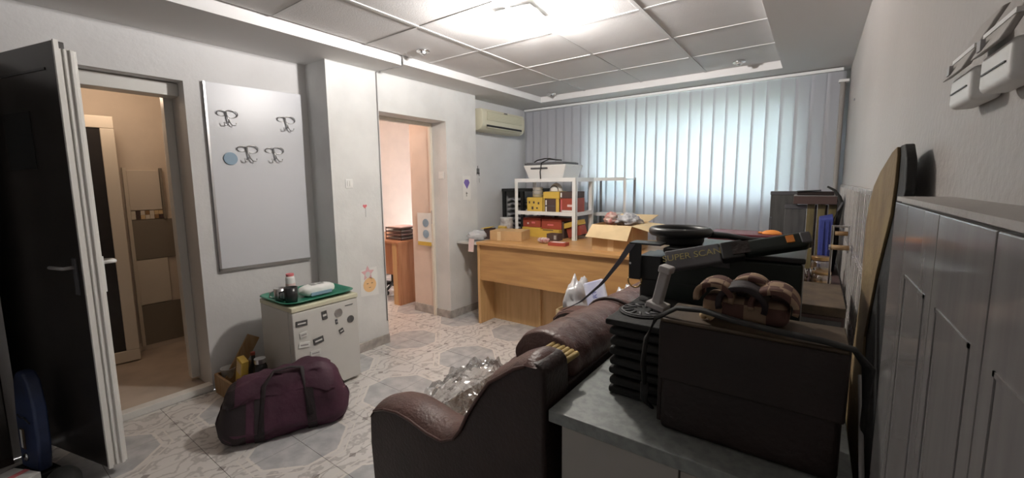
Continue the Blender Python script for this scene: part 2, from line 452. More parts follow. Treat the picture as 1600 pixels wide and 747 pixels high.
# window wall, opening with glazing
WX0, WX1, WZ0, WZ1 = -2.16, -0.22, 1.24, 2.24
ww = MB().box(-3.4, WX0, YW, YW + 0.22, 0, 2.6).box(WX1, 0.4, YW, YW + 0.22, 0, 2.6).box(WX0, WX1, YW, YW + 0.22, 0, WZ0).box(WX0, WX1, YW, YW + 0.22, WZ1, 2.6)
obj('wall_window', ww, 'wall', kind='structure')
wn = obj('window_1', B(WX0, WX1, YW + 0.17, YW + 0.18, WZ0, WZ1), 'glass', kind='structure')
wf = MB()
wf.box(WX0, WX1, YW + 0.14, YW + 0.2, WZ0, WZ0 + 0.06).box(WX0, WX1, YW + 0.14, YW + 0.2, WZ1 - 0.06, WZ1)
wf.box(WX0, WX0 + 0.06, YW + 0.14, YW + 0.2, WZ0 + .06, WZ1 - .06).box(WX1 - 0.06, WX1, YW + 0.14, YW + 0.2, WZ0 + .06, WZ1 - .06)
wf.box(-1.62, -1.54, YW + 0.14, YW + 0.2, WZ0 + .06, WZ1 - .06)
obj('window_frame', wf, 'pvc', wn)
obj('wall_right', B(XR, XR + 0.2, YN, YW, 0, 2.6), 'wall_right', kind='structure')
obj('wall_near', B(-3.6, 0.4, YN - 0.2, YN, 0, 2.6), 'wall', kind='structure')

# ceiling: recessed panels on a metal grid, plain soffit round it
ce = obj('ceiling', B(-3.6, 0.4, YN - 0.2, YW + 0.22, ZC + 0.02, ZC + 0.15), 'soffit', kind='structure')
gx = [-2.69 + 0.0, -2.105, -1.482, -0.885, -0.285]
gx = [-2.66, -2.102, -1.478, -0.882, -0.285]
gy = [-1.5, -1.12, -0.52, 0.08, 0.68, 1.28, 1.92, 2.52, 3.14, 3.71, 4.28]
for i in range(4):
    for j in range(len(gy) - 1):
        obj('panel', B(gx[i] + 0.006, gx[i + 1] - 0.006, gy[j] + 0.006, gy[j + 1] - 0.006, ZC - 0.001 + random.uniform(-.001, .002), ZC + 0.015), 'ceil', ce)
for i in range(1, 4):
    obj('grid_bar', B(gx[i] - 0.011, gx[i] + 0.011, YN, 4.28, ZC - 0.005, ZC + 0.001), 'bar', ce)
for j in range(1, len(gy) - 1):
    for i in range(4):
        obj('grid_bar', B(gx[i] + 0.0115, gx[i + 1] - 0.0115, gy[j] - 0.010, gy[j] + 0.010, ZC - 0.004, ZC + 0.001), 'bar', ce)
tr = obj('trim_1', MB().box(XL, -2.68, YN, 2.25, ZS, ZC + 0.02), 'soffit', kind='structure')
obj('trim_2', MB().box(XN, -2.66, 2.256, YW, ZS + 0.004, ZC + 0.02), 'soffit', kind='structure')
obj('trim_3', B(-2.66, XR, 4.28, YW, ZS + 0.004, ZC + 0.02), 'soffit', kind='structure')
obj('trim_4', B(-0.285, XR, YN, 4.28, ZS + 0.004, ZC + 0.02), 'soffit', kind='structure')
cord = obj('wall_cable', MB().tube([(XC + .006, 2.232, 0.2), (XC + .006, 2.232, 1.2), (XC + .006, 2.234, ZS - .006), (-2.8, 2.252, ZS - .006), (-2.672, 2.254, ZS - .004), (-2.672, 2.254, ZC - .02)], 0.0045, 6), 'grey', smooth=True)
setp(cord, 'thin grey cable running up the pier edge and across soffit to the panel ceiling', 'cable')

# skirtings
obj('baseboard_left', B(XL, XL + 0.012, D1b + 0.01, 1.79, 0, 0.075), 'skirt', kind='structure', bevel=.002)
obj('baseboard_pier', MB().box(XC, XC + 0.012, 1.79, D2a, 0, 0.08).box(XC, XC + 0.012, D2b, 3.48, 0, 0.08).box(-3.19, XC, D2b - 0.012, D2b, 0, 0.08), 'skirt', kind='structure')
obj('baseboard_niche', B(XN, XN + .012, 3.49, YW, 0, 0.08), 'skirt', kind='structure')

# right wall tiling
rt = obj('trim_5', B(0.120, XR, -0.6, 0.968, 0, 1.352), 'wall_right', kind='structure')
obj('tile_ledge', B(0.114, XR, -0.6, 0.972, 1.353, 1.360), 'wall_right', rt)
for k in range(9):
    y1 = 0.968 - 0.19 * k + (0.07 if k else 0)
    y1 = [0.968, 0.845, 0.65, 0.466, 0.276, 0.086, -0.104, -0.294, -0.484][k]; y0 = [0.845, 0.65, 0.466, 0.276, 0.086, -0.104, -0.294, -0.484, -0.6][k]
    for (z0, z1) in ((0.0, 0.35), (0.35, 0.85), (0.85, 1.352)):
        o = obj('wall_tile', B(0.112, 0.1198, y0 + .0015, y1 - .0015, z0 + .0015, z1 - .0015), 'tile', rt, bevel=.0015)
        if y1 > -0.2 and z0 > 0.8 and y1 - y0 > .15:
            obj('raised_border', MB().box(.1108, .1122, y0 + .03, y0 + .034, z0 + .03, z1 - .10).box(.1108, .1122, y1 - .034, y1 - .03, z0 + .03, z1 - .10).box(.1108, .1122, y0 + .03, y1 - .03, z1 - .104, z1 - .10), 'tile', rt)
ft = obj('trim_6', B(0.168, XR, 0.97, 4.4, 0, 1.350), 'wall_right', kind='structure')
for k in range(17):
    y0 = 0.972 + 0.2 * k
    for (z0, z1) in ((0.45, 0.75), (0.75, 1.05), (1.05, 1.352)):
        obj('wall_tile', B(0.160, 0.1678, y0 + .0015, y0 + .1985, z0 + .0015, z1 - .0015), 'tile_white', ft, bevel=.0012)
        obj('flute', MB().box(.1575, .1605, y0 + .03, y0 + .045, z0 + .02, z1 - .02).box(.1575, .1605, y0 + .09, y0 + .105, z0 + .02, z1 - .02).box(.1575, .1605, y0 + .15, y0 + .165, z0 + .02, z1 - .02), 'tile_white', ft)

# lobby behind the first doorway
lob = MB().box(-4.62, -4.55, -0.6, 1.75, 0, 2.4).box(-4.55, XD, 1.50, 1.57, 0, 2.4).box(-4.55, XD, -0.67, -0.6, 0, 2.4)
obj('wall_lobby', lob, 'lobby_wall', kind='structure')
obj('floor_lobby', B(-4.62, XL - .06, -0.6, 1.50, -0.05, 0.012), mat('lobby vinyl floor', (0.56, 0.48, 0.41), 0.6, var=0.2, vscale=4), kind='structure')
obj('ceiling_lobby', B(-4.62, XD, -0.6, 1.57, 2.3, 2.4), 'lobby_wall', kind='structure')
obj('baseboard_lobby', B(-4.55, -4.54, -0.6, 1.5, 0.012, 0.08), 'lobby_wall', kind='structure')
# door frame of the first doorway, open leaf
d1 = obj('door_1', MB().box(XD, XD + .065, D1b - 0.05, D1b, 0.04, D1h - .01).box(XD, XD + .065, D1a, D1a + .05, 0.04, D1h - .01).box(XD, XD + .065, D1a + .05, D1b - .05, D1h - 0.075, D1h - .01), 'pvc', kind='structure', bevel=.004)
obj('threshold', B(XL - .06, XL + .012, D1a, D1b, 0, 0.045), 'pvc', d1, bevel=.004)
obj('roller_housing', B(XD + .066, -3.365, D1a, D1b, D1h - .085, D1h - .005), 'pvc', d1, bevel=.004)
# leaf: hinge (-3.5,.14) towards free edge (-2.66,.362)
LT = 2.02
H0 = Vector((-3.52, 0.133, 0)); u = Vector((0.966, 0.258, 0)); n = Vector((-0.258, 0.966, 0))
F = frame(H0, u, n)
LW = 0.885
lf = thing('door_leaf', 'dark-panelled door leaf with white plastic rim, standing open at far left', 'door', (H0.x, H0.y, 0.03))
obj('panel', B_ := MB().box(0.02, LW - 0.012, 0.0, 0.04, 0.05, LT, F), 'darkglass', lf, bevel=.003)
obj('rim', MB().box(LW - 0.012, LW, 0.0, 0.016, 0.045, LT + .003, F).box(0.0, LW - .012, 0.006, 0.016, LT, LT + .003, F), 'pvc', lf, label='narrow white outer lip of the door')
obj('rim', MB().box(LW - 0.035, LW + .002, 0.028, 0.072, 0.05, LT - .03, F).box(LW - 0.02, LW + .012, 0.045, 0.060, 0.05, LT - .032, F).box(LW - 0.02, LW - .006, 0.016, 0.028, 0.05, LT - .03, F), 'pvc', lf, bevel=.003, label='stepped white closing profile of the door')
obj('frame_rail', MB().box(0.02, LW - .035, 0.04, 0.07, 0.05, 0.15, F), 'pvc', lf)
obj('frame_rail', MB().box(0.02, LW - .035, 0.04, 0.07, LT - .13, LT - .03, F), 'pvc', lf)
obj('groove', MB().box(0.05, LW - 0.09, -0.003, 0.0005, LT - 0.115, LT - 0.105, F), 'black', lf)
obj('dark_square_pane', MB().box(0.38, 0.62, -0.004, 0.0005, 1.48, 1.74, F), 'black', lf)
hd = obj('door_handle', MB().box(LW - .03, LW - .005, 0.072, 0.08, .90, 1.07, F), 'white', lf, bevel=.002)
obj('lever', MB().tube([F @ Vector((LW - .018, .08, 1.04)), F @ Vector((LW - .018, .125, 1.04)), F @ Vector((LW - .05, .13, 1.04)), F @ Vector((LW - .13, .13, 1.035))], [.009, .01, .01, .008], 10), 'white', hd, smooth=True)
hd2 = obj('door_handle', MB().box(LW - .07, LW - .04, -0.008, 0.0, .90, 1.07, F), 'darkgrey', lf, bevel=.002)
obj('lever', MB().tube([F @ Vector((LW - .055, -.005, 1.03)), F @ Vector((LW - .055, -.045, 1.03)), F @ Vector((LW - .16, -.048, 1.03))], .008, 10), 'grey', hd2, smooth=True)

pn = thing('added_dark_board', 'thin dark added wardrobe against the left wall at the extreme left edge', 'backboard', (-3.2, -.2, 0))  # thin board added to darken the bare wall beside the door leaf
obj('board_face', B(XL + .002, XL + .06, -.75, .10, 0, 1.93), 'leather_dark', pn, bevel=.003)
obj('door', B(XL + .061, XL + .075, -.32, .097, .05, 1.92), 'darkglass', pn, bevel=.003)
obj('door', B(XL + .061, XL + .075, -.747, -.325, .05, 1.92), 'darkglass', pn, bevel=.003)
obj('handle', B(XL + .075, XL + .09, -.29, -.28, .9, 1.05), 'nickel', pn)
# second pvc door inside the lobby, ajar with dark glass
dl = thing('inner_door', 'cream framed door with dark glass, standing ajar inside the small lobby', 'door', (-4.5, 0.4, 0.012))
G = frame((-4.40, 0.15, 0.0), (0.14, 0.99, 0), (-0.99, 0.14, 0))
obj('pane', MB().box(0.05, 0.63, 0.012, 0.02, .10, 1.84, G), 'darkglass', dl)
fr = MB().box(0, 0.70, 0, .04, .02, .11, G).box(0, 0.70, 0, .04, 1.83, 1.92, G).box(0.62, 0.70, 0, .04, .11, 1.83, G).box(0, 0.08, 0, .04, .11, 1.83, G)
obj('frame', fr, 'pvc_warm', dl, bevel=.006)
# lobby right-hand jamb, lit
dj = thing('lobby_doorway_frame', 'tall cream door jamb with lock strike at the right side of the lobby', 'door frame', (-4.05, 1.2, 0.012))
obj('jamb', MB().box(-4.42, -4.30, 1.165, 1.235, .012, 1.92).box(-4.30, -4.24, 1.185, 1.235, .012, 1.92), 'pvc', dj, bevel=.006)
obj('jamb', MB().box(-3.66, -3.60, 1.20, 1.235, .012, 1.92), 'pvc_warm', dj)
obj('sill', MB().box(-4.24, -3.60, 1.195, 1.235, .012, .07), 'pvc_warm', dj, bevel=.004)
obj('strike_plate', B(-4.36, -4.335, 1.161, 1.165, .95, 1.12), 'nickel', dj)
# lobby tiled panel with mosaic band
tl = thing('tiled_panel', 'cream tiled wall panel with a brown mosaic band, seen through lobby doorway', 'tiles', (-4.55, 1.05, 0.05))
obj('large_tile', B(-4.548, -4.533, .93, 1.14, 1.20, 1.53), mat('cream tile', (.72, .66, .58), .25), tl, bevel=.003)
obj('large_tile', B(-4.548, -4.533, .93, 1.14, .40, .78), 'pvc_warm', tl, bevel=.003)
obj('large_tile', B(-4.548, -4.536, .93, 1.30, .05, .395), mat('brown tile', (.27, .24, .20), .3), tl, bevel=.003)
obj('large_tile', B(-4.548, -4.536, .93, 1.30, .785, 1.12), bpy.data.materials['brown tile'], tl, bevel=.003)
obj('edge_strip', B(-4.548, -4.52, .905, .928, .05, 1.55), 'pvc_warm', tl)
obj('edge_strip', B(-4.548, -4.52, 1.142, 1.16, 1.12, 1.55), bpy.data.materials['brown tile'], tl)
for k in range(7):
    for r in range(2):
        obj('mosaic_piece', B(-4.548, -4.533, .932 + k * .03, .96 + k * .03, 1.125 + r * .036, 1.159 + r * .036), random.choice(['pvc_warm', 'brownbox', 'card_in', 'plank']), tl)
def lamp_in(name, label, loc, col, w, r=.07):
    t = thing(name, label, 'ceiling lamp', loc)
    obj('globe', MB().lathe([(0.02, 0.09), (0.07, 0.06), (0.09, 0.02), (0.07, -0.02), (0.02, -0.035)], loc), mat(name + ' glass', (1, .9, .7), .5, emit=(col, 2)), t, smooth=True)
    ld = bpy.data.lights.new('bulb_light', 'POINT'); ld.energy = w; ld.color = col; ld.shadow_soft_size = r
    lo = bpy.data.objects.new('bulb_light', ld); COL.objects.link(lo); lo.parent = t; lo.location = (0, 0, -0.12)
    return t
lamp_in('lobby_ceiling_lamp', 'round warm ceiling lamp inside the small lobby', (-4.0, 0.75, 2.2), (1.0, .74, .54), 1.7)

# far room behind the second doorway
fr2 = MB().box(-5.5, -5.4, 1.6, 5.2, 0, 2.6).box(-5.4, -3.4, 5.1, 5.2, 0, 2.6).box(-5.4, -3.56, 1.6, 1.7, 0, 2.6)
obj('wall_far_room', fr2, 'peach', kind='structure')
obj('ceiling_far_room', B(-5.4, -3.19, 1.6, 5.2, 2.4, 2.5), 'peach', kind='structure')
obj('wall_stub', B(-3.53, -3.19, D2b, D2b + .12, 0, 2.4), 'peach', kind='structure')
obj('baseboard_stub', B(-3.53, -3.19, D2b - .012, D2b, 0, 0.09), 'skirt', kind='structure')
d2 = obj('door_2', MB().box(-3.215, -3.18, D2b - .03, D2b, 0, 2.0).box(-3.215, -3.18, D2a, D2b - .03, 1.965, 2.0), 'pvc_warm', kind='structure', bevel=.004)
obj('strike_plate', B(-3.20, -3.19, D2b - .033, D2b - .03, .98, 1.12), 'nickel', d2)
lamp_in('office_ceiling_lamp', 'round warm ceiling lamp inside the pink walled room', (-4.3, 2.7, 2.3), (1.0, .78, .66), 11)
cur = thing('pale_curtain', 'pale pink hanging curtain at the left side of the far pink room', 'curtain', (-5.1, 3.6, 0.05))
obj('curtain_cloth', MB().grid(lambda a, b: (-5.3 + .03 * math.sin(a * 40), 3.2 + 0.55 * a, .05 + 2.2 * b), 60, 4), 'paper_off', cur, smooth=True, solid=.004)
dk = thing('office_desk', 'reddish beech office desk with side panel in the pink walled room', 'desk', (-4.2, 3.3, 0))
obj('desk_top', B(-4.95, -3.78, 3.02, 3.62, .715, .742), 'wood_red', dk, bevel=.003)
obj('side_panel', B(-3.82, -3.79, 3.03, 3.6, 0, .715), 'wood_red', dk)
obj('front_panel', B(-4.95, -3.90, 3.12, 3.14, .32, .715), 'wood_red', dk)
obj('leg', B(-3.90, -3.825, 3.03, 3.06, 0, .715), 'wood_side', dk)  # lighter wood puts the lit face of the leg into its colour
ch = thing('swivel_chair_base', 'black star-base swivel chair half hidden behind the reddish office desk', 'chair', (-4.45, 3.45, 0))
obj('column', MB().cyl((-4.45, 3.45, .06), .022, .32), 'black', ch)
for k in range(5):
    a = k * 2 * PI / 5 + .3
    lg = obj('leg', MB().tube([(-4.45, 3.45, .10), (-4.45 + .27 * math.cos(a), 3.45 + .27 * math.sin(a), .07)], [.02, .014], 8), 'black', ch, smooth=True)
    obj('caster', MB().cyl((-4.45 + .27 * math.cos(a) - .012, 3.45 + .27 * math.sin(a), .03), .028, .024, 16, ax='x'), 'black', lg)
obj('seat', B(-4.68, -4.22, 3.32, 3.70, .38, .45), 'blackmatt', ch, bevel=.03)
og = thing('letter_tray', 'brown wire letter tray stack holding papers on the reddish office desk', 'letter tray', (-4.0, 3.3, .742))
for k in range(4):
    obj('tray', MB().box(-4.12, -3.84, 3.12, 3.40, .746 + k * .042, .752 + k * .042).box(-4.12, -3.84, 3.12, 3.124, .752 + k * .042, .764 + k * .042).box(-3.844, -3.84, 3.12, 3.4, .752 + k * .042, .764 + k * .042), 'brownbox', og)
    obj('paper', B(-4.10, -3.86, 3.14, 3.38, .752 + k * .042, .770 + k * .042), 'pink' if k % 2 else 'paper_off', og)
for (px, py) in ((-4.12, 3.12), (-3.846, 3.12), (-4.12, 3.394), (-3.846, 3.394)):
    obj('post', B(px, px + .006, py, py + .006, .742, .885), 'brownbox', og)
ps = thing('socket_poster', 'white hanging card with two round dark pictures and yellow lower strip at the doorway', 'card', (-3.3, 3.0, .745))
obj('sheet', B(-3.41, -3.205, 2.996, 2.999, .745, 1.09), 'paper', ps)
obj('strip', B(-3.41, -3.205, 2.993, 2.996, .745, .785), 'yellow', ps)
for z in (.87, .985):
    obj('disc', MB().cyl((-3.285, 2.992, z), .043, .004, 24, ax='y'), 'bluegrey', ps)

# ------------------------------------------------------------------ outside
obj('ground', B(-14, 10, YW + .25, 30, -.35, -.3), 'asphalt', kind='structure')
hg = MB()
for k in range(40):
    c = Vector((random.uniform(-7, 4), random.uniform(9.5, 11), random.uniform(.2, 2.0))); r = random.uniform(.5, .9)
    hg.grid(lambda a, b, c=c, r=r: c + Vector((math.cos(a * 2 * PI) * math.sin(b * PI), math.sin(a * 2 * PI) * math.sin(b * PI), math.cos(b * PI))) * r * (1 + .25 * noise.noise(Vector((a * 9, b * 9, c.x)))), 12, 7, cu=True)
obj('garden_hedge', hg, 'leaf', label='green hedge outside, glimpsed only as tint through the window blind', cat='hedge', kind='stuff')

# ------------------------------------------------------------------ vertical blind
BY = 4.556
bl = thing('vertical_blind', 'full-width pale blue-grey vertical blind hanging across the window wall', 'blind', (-1.5, BY, .1))
obj('head_rail', MB().box(-3.07, 0.13, BY - .03, BY + .03, ZS - .028, ZS + .002), 'white_metal', bl, bevel=.003)
obj('painted_track_shadow', MB().box(-3.07, .13, BY - .033, BY - .030, ZS - .004, ZS + .0), 'darkgrey', bl)  # dark strip painted in for the shade where rail meets soffit
xs = []
x = -3.06
while x < 0.12:
    xs.append(x); x += 0.1105
for k, x in enumerate(xs):
    tw = math.radians(5 + random.uniform(-2.5, 2.5) + (7 if k % 7 == 3 else 0))
    w = .127 / 2
    c, s_ = math.cos(tw), math.sin(tw)
    sway = random.uniform(-.006, .006)
    def f(a, b, x=x, c=c, s_=s_, w=w, sway=sway):
        t = (a - .5) * 2 * w; bow = .002 * (1 - (2 * a - 1) ** 2)
        return (x + .055 + t * c + sway * (1 - b), BY + t * s_ + bow, .12 + (ZS - .03 - .12) * b)
    obj('slat', MB().grid(f, 5, 3), 'blind', bl, smooth=True, solid=.0008)
obj('bottom_chain', MB().tube([(-3.0, BY - .02, .125), (.08, BY - .02, .125)], .003, 6), 'white', bl)
# pipe in the corner
pp = thing('corner_pipe', 'white vertical pipe in the corner between blind and right wall', 'pipe', (.145, 4.45, 0))
obj('pipe', MB().cyl((.13, 4.47, 0), .018, 2.2, 14), 'wall_right', pp, smooth=True)
obj('clip', MB().box(.10, .168, 4.44, 4.5, 2.18, 2.20), 'white', pp)

# ------------------------------------------------------------------ lamp
LX, LY = -1.46, 2.13
lp = thing('ceiling_lamp', 'square curved frosted glass ceiling lamp, switched on', 'ceiling lamp', (LX, LY, 2.29))
R20 = Matrix.Translation((LX, LY, 0)) @ Matrix.Rotation(math.radians(8), 4, 'Z')
def shf(a, b):
    x_ = (a - .5) * .36; y_ = (b - .5) * .36
    return tuple(R20 @ Vector((x_, y_, 2.285 + .55 * (x_ * x_) + .35 * (y_ * y_))))
obj('shade', MB().grid(shf, 13, 13), 'shade', lp, smooth=True, solid=.005)
obj('base_plate', MB().box(-.11, .11, -.11, .11, ZC - .022, ZC - .008, R20), 'white_metal', lp, bevel=.004)
obj('clip', MB().box(-.010, .010, -.172, -.165, 2.30, ZC - .02, R20), 'nickel', lp)
obj('clip', MB().box(-.010, .010, .165, .172, 2.30, ZC - .02, R20), 'nickel', lp)
for k, (a, b) in enumerate(((-.06, .05), (.06, -.05))):
    bb = R20 @ Vector((a, b, 2.335))
    obj('bulb', MB().lathe([(.005, -.03), (.022, -.018), (.028, 0), (.022, .018), (.012, .028)], bb, 16), 'bulb', lp, smooth=True)
ld = bpy.data.lights.new('lamp_light', 'POINT'); ld.energy = LAMP_W; ld.color = (1.0, .955, .935); ld.shadow_soft_size = .06
lo = bpy.data.objects.new('lamp_light', ld); COL.objects.link(lo); lo.parent = lp; lo.location = (0, 0, 2.325 - 2.29)

def spot(x, y, label):
    t = thing('recessed_spot', label, 'spotlight', (x, y, ZC - .02), 'unlit recessed ceiling spots')
    o = MB()
    obj('ring', MB().lathe([(.035, .012), (.048, .012), (.05, .004), (.044, 0), (.034, .002)], (x, y, ZC - .018)), 'chrome', t, smooth=True)
    obj('crystal', MB().lathe([(.012, .01), (.026, .004), (.022, -.012), (.008, -.02)], (x, y, ZC - .018), 8), 'chrome', t)
spot(-2.43, 2.25, 'small unlit chrome ceiling spot nearest the left doorway side')
spot(-2.44, 4.15, 'small unlit chrome ceiling spot above the wall air conditioner end')
spot(-.582, 4.07, 'small unlit chrome ceiling spot near the right end of the blind')

# ------------------------------------------------------------------ magnetic board with hooks
bd = thing('wall_board', 'large grey rectangular board hung on the left wall with metal hooks', 'board', (XL, 1.42, .82))
obj('board_panel', MB().hexa([(XL + .001, 1.104, .828), (XL + .02, 1.104, .828), (XL + .02, 1.722, .817), (XL + .001, 1.722, .817)], [(XL + .001, 1.104, 2.07), (XL + .02, 1.104, 2.07), (XL + .02, 1.735, 2.085), (XL + .001, 1.735, 2.085)]), 'board', bd, bevel=.002)
obj('edge_strip', MB().hexa([(XL + .001, 1.092, .82), (XL + .022, 1.092, .82), (XL + .022, 1.104, .82), (XL + .001, 1.104, .82)], [(XL + .001, 1.092, 2.072), (XL + .022, 1.092, 2.072), (XL + .022, 1.104, 2.072), (XL + .001, 1.104, 2.072)]), 'nickel', bd)
obj('edge_strip', MB().hexa([(XL + .001, 1.092, .808), (XL + .022, 1.092, .808), (XL + .022, 1.722, .797), (XL + .001, 1.722, .797)], [(XL + .001, 1.092, .828), (XL + .022, 1.092, .828), (XL + .022, 1.722, .817), (XL + .001, 1.722, .817)]), 'nickel', bd)  # bottom strip stands in for the dark shadow under the board
def hook(y, z, s, label):
    t = thing('coat_hook', label, 'hook', (XL + .02, y, z), 'metal bow shaped coat hooks on the grey board')
    x = XL + .028
    def el(cy, cz, ry, rz, ang, n=22):
        return [(x + .008 * math.sin(2 * PI * k / n), y + s * (cy + ry * math.cos(2 * PI * k / n) * math.cos(ang) - rz * math.sin(2 * PI * k / n) * math.sin(ang)), z + s * (cz + ry * math.cos(2 * PI * k / n) * math.sin(ang) + rz * math.sin(2 * PI * k / n) * math.cos(ang))) for k in range(n)]
    obj('loop', MB().tube(el(-.035, .0, .032, .018, .05), .0042 * s, 6, closed=True), 'nickel', t, smooth=True)
    obj('loop', MB().tube(el(.028, .0, .040, .026, -.1), .0046 * s, 6, closed=True), 'nickel', t, smooth=True)
    obj('stem', MB().tube([(x, y - s * .012, z + s * .01), (x + .006, y, z - s * .03), (x + .01, y + s * .008, z - s * .065)], .0055 * s, 8), 'nickel', t, smooth=True)
    for d in (-1, 1):
        obj('prong', MB().tube([(x + .008, y + s * .004, z - s * .055), (x + .012, y + s * (.006 + d * .018), z - s * .085), (x + .02, y + s * (.006 + d * .035), z - s * .083), (x + .022, y + s * (.006 + d * .04), z - s * .066)], .004 * s, 8), 'nickel', t, smooth=True)
hook(1.215, 1.877, .92, 'metal bow coat hook at the upper left of the grey board')
hook(1.605, 1.88, .95, 'metal bow coat hook at the upper right of the grey board')
hook(1.325, 1.648, 1.0, 'metal bow coat hook beside the blue round magnet')
hook(1.505, 1.648, .95, 'metal bow coat hook in the lower row, farther from the blue round magnet')
obj('round_magnet', MB().cyl((XL + .0205, 1.214, 1.578), .043, .008, 28, ax='x'), 'bluegrey', label='blue round magnet disc on the grey board', cat='magnet', bevel=.002)

# drawings and stickers on the pier
hb = thing('heart_sticker', 'tiny red heart-on-stick sticker on the white pier beside the doorway', 'sticker', (XC, 2.066, 1.13))
obj('heart', MB().prism([(2.066 + .019 * (16 * math.sin(t) ** 3) / 16, 1.215 + .019 * (13 * math.cos(t) - 5 * math.cos(2 * t) - 2 * math.cos(3 * t) - math.cos(4 * t)) / 16) for t in [k * 2 * PI / 24 for k in range(24)]], 'x', XC + .0005, XC + .002), 'pinkred', hb)
obj('stick', B(XC + .0005, XC + .0015, 2.069, 2.072, 1.125, 1.20), 'grey', hb)
dr = thing('childs_drawing', 'small taped child drawing with a pink star shape above an orange round shape', 'drawing', (XC, 2.07, .46))
obj('sheet', MB().prism([(1.985, .47), (2.16, .455), (2.15, .70), (1.99, .69)], 'x', XC + .0005, XC + .0015), 'paper', dr)
star = [(2.06 + (.065 if k % 2 == 0 else .032) * math.sin(k * PI / 5), .655 + (.065 if k % 2 == 0 else .032) * math.cos(k * PI / 5)) for k in range(10)]
obj('star', MB().prism(star, 'x', XC + .0015, XC + .0022), mat('pink crayon', (.75, .45, .48), .8), dr)
obj('star_centre', MB().cyl((XC + .0018, 2.06, .645), .024, .0008, 16, ax='x'), 'paper_off', dr)
obj('round_shape', MB().cyl((XC + .0014, 2.075, .555), .062, .0008, 28, ax='x'), mat('orange crayon', (.85, .55, .28), .8), dr)
obj('crayon_mark', MB().box(XC + .0022, XC + .0026, 2.045, 2.062, .565, .570).box(XC + .0022, XC + .0026, 2.088, 2.105, .565, .570).box(XC + .0022, XC + .0026, 2.065, 2.085, .53, .534), 'brownbox', dr)
ws = thing('light_switch', 'small square white light switch on the white pier, above the heart sticker', 'switch', (XC, 1.932, 1.37))
obj('plate', B(XC, XC + .006, 1.90, 1.965, 1.365, 1.435), 'white', ws, bevel=.003)
obj('rocker', B(XC + .006, XC + .010, 1.915, 1.93, 1.38, 1.42), 'paper', ws, bevel=.001)
obj('rocker', B(XC + .006, XC + .010, 1.934, 1.95, 1.38, 1.42), 'paper', ws, bevel=.001)
gm = thing('gem_drawing', 'white sheet with purple gem drawing taped right of the doorway', 'drawing', (XC, 3.315, 1.2))
obj('sheet', B(XC + .0005, XC + .0015, 3.255, 3.375, 1.22, 1.47), 'paper', gm)
obj('gem', MB().prism([(3.27, 1.40), (3.29, 1.432), (3.34, 1.432), (3.36, 1.40), (3.318, 1.335)], 'x', XC + .0015, XC + .003), 'purple', gm)
obj('figure', MB().box(XC + .0015, XC + .0022, 3.305, 3.312, 1.255, 1.305).box(XC + .0015, XC + .0022, 3.298, 3.325, 1.285, 1.292), 'black', gm)
sw = thing('wall_switch', 'pale square switch plate on the doorway reveal beside the gem drawing', 'switch', (-3.06, 3.02, 1.45))
obj('plate', B(-3.10, -3.03, 3.022, D2b, 1.44, 1.51), 'white', sw, bevel=.002)
obj('rocker', B(-3.085, -3.045, 3.019, 3.022, 1.452, 1.498), 'paper', sw, bevel=.001)
wst = thing('wall_stencil', 'small black abstract stencil marks on the recess wall below air conditioner', 'wall decal', (XN, 3.66, 1.42))
for k in range(5):
    obj('mark', B(XN + .0005, XN + .0015, 3.635 + k * .012, 3.643 + k * .012, 1.50 - abs(k - 2) * .012, 1.56 + (k == 2) * .03), 'black', wst)
obj('mark', B(XN + .0005, XN + .0015, 3.632, 3.695, 1.50, 1.512), 'black', wst)
obj('mark', B(XN + .0005, XN + .0015, 3.636, 3.644, 1.40, 1.45), 'grey', wst)
obj('mark', B(XN + .0005, XN + .0015, 3.684, 3.692, 1.40, 1.45), 'grey', wst)

# ------------------------------------------------------------------ air conditioner
ac = thing('air_conditioner', 'yellowed white split air conditioner high on the recess wall by the blind', 'air conditioner', (XN, 3.9, 1.965))
prof = [(XN, 1.97), (-3.0, 1.965), (-2.955, 1.985), (-2.93, 2.03), (-2.925, 2.15), (-2.95, 2.195), (XN, 2.2)]
obj('body', MB().prism(prof, 'y', 3.53, 4.33), 'cream', ac, bevel=.006)
obj('grille', MB().box(-2.9245, -2.9195, 3.60, 4.26, 2.075, 2.165), 'cream_dark', ac, bevel=.002)
for k in range(5):
    obj('grille_slat', B(-2.9195, -2.917, 3.60, 4.26, 2.08 + k * .017, 2.087 + k * .017), 'cream', ac)
obj('air_slot', B(-2.93, -2.9225, 3.60, 4.26, 2.005, 2.025), 'black', ac)
obj('louvre', MB().hexa([(-2.935, 3.60, 1.992), (-2.918, 3.60, 1.996), (-2.918, 4.26, 1.996), (-2.935, 4.26, 1.992)], [(-2.935, 3.60, 1.998), (-2.918, 3.60, 2.002), (-2.918, 4.26, 2.002), (-2.935, 4.26, 1.998)]), 'cream', ac)
obj('badge', B(-2.917, -2.915, 3.90, 3.96, 2.17, 2.18), 'darkgrey', ac)

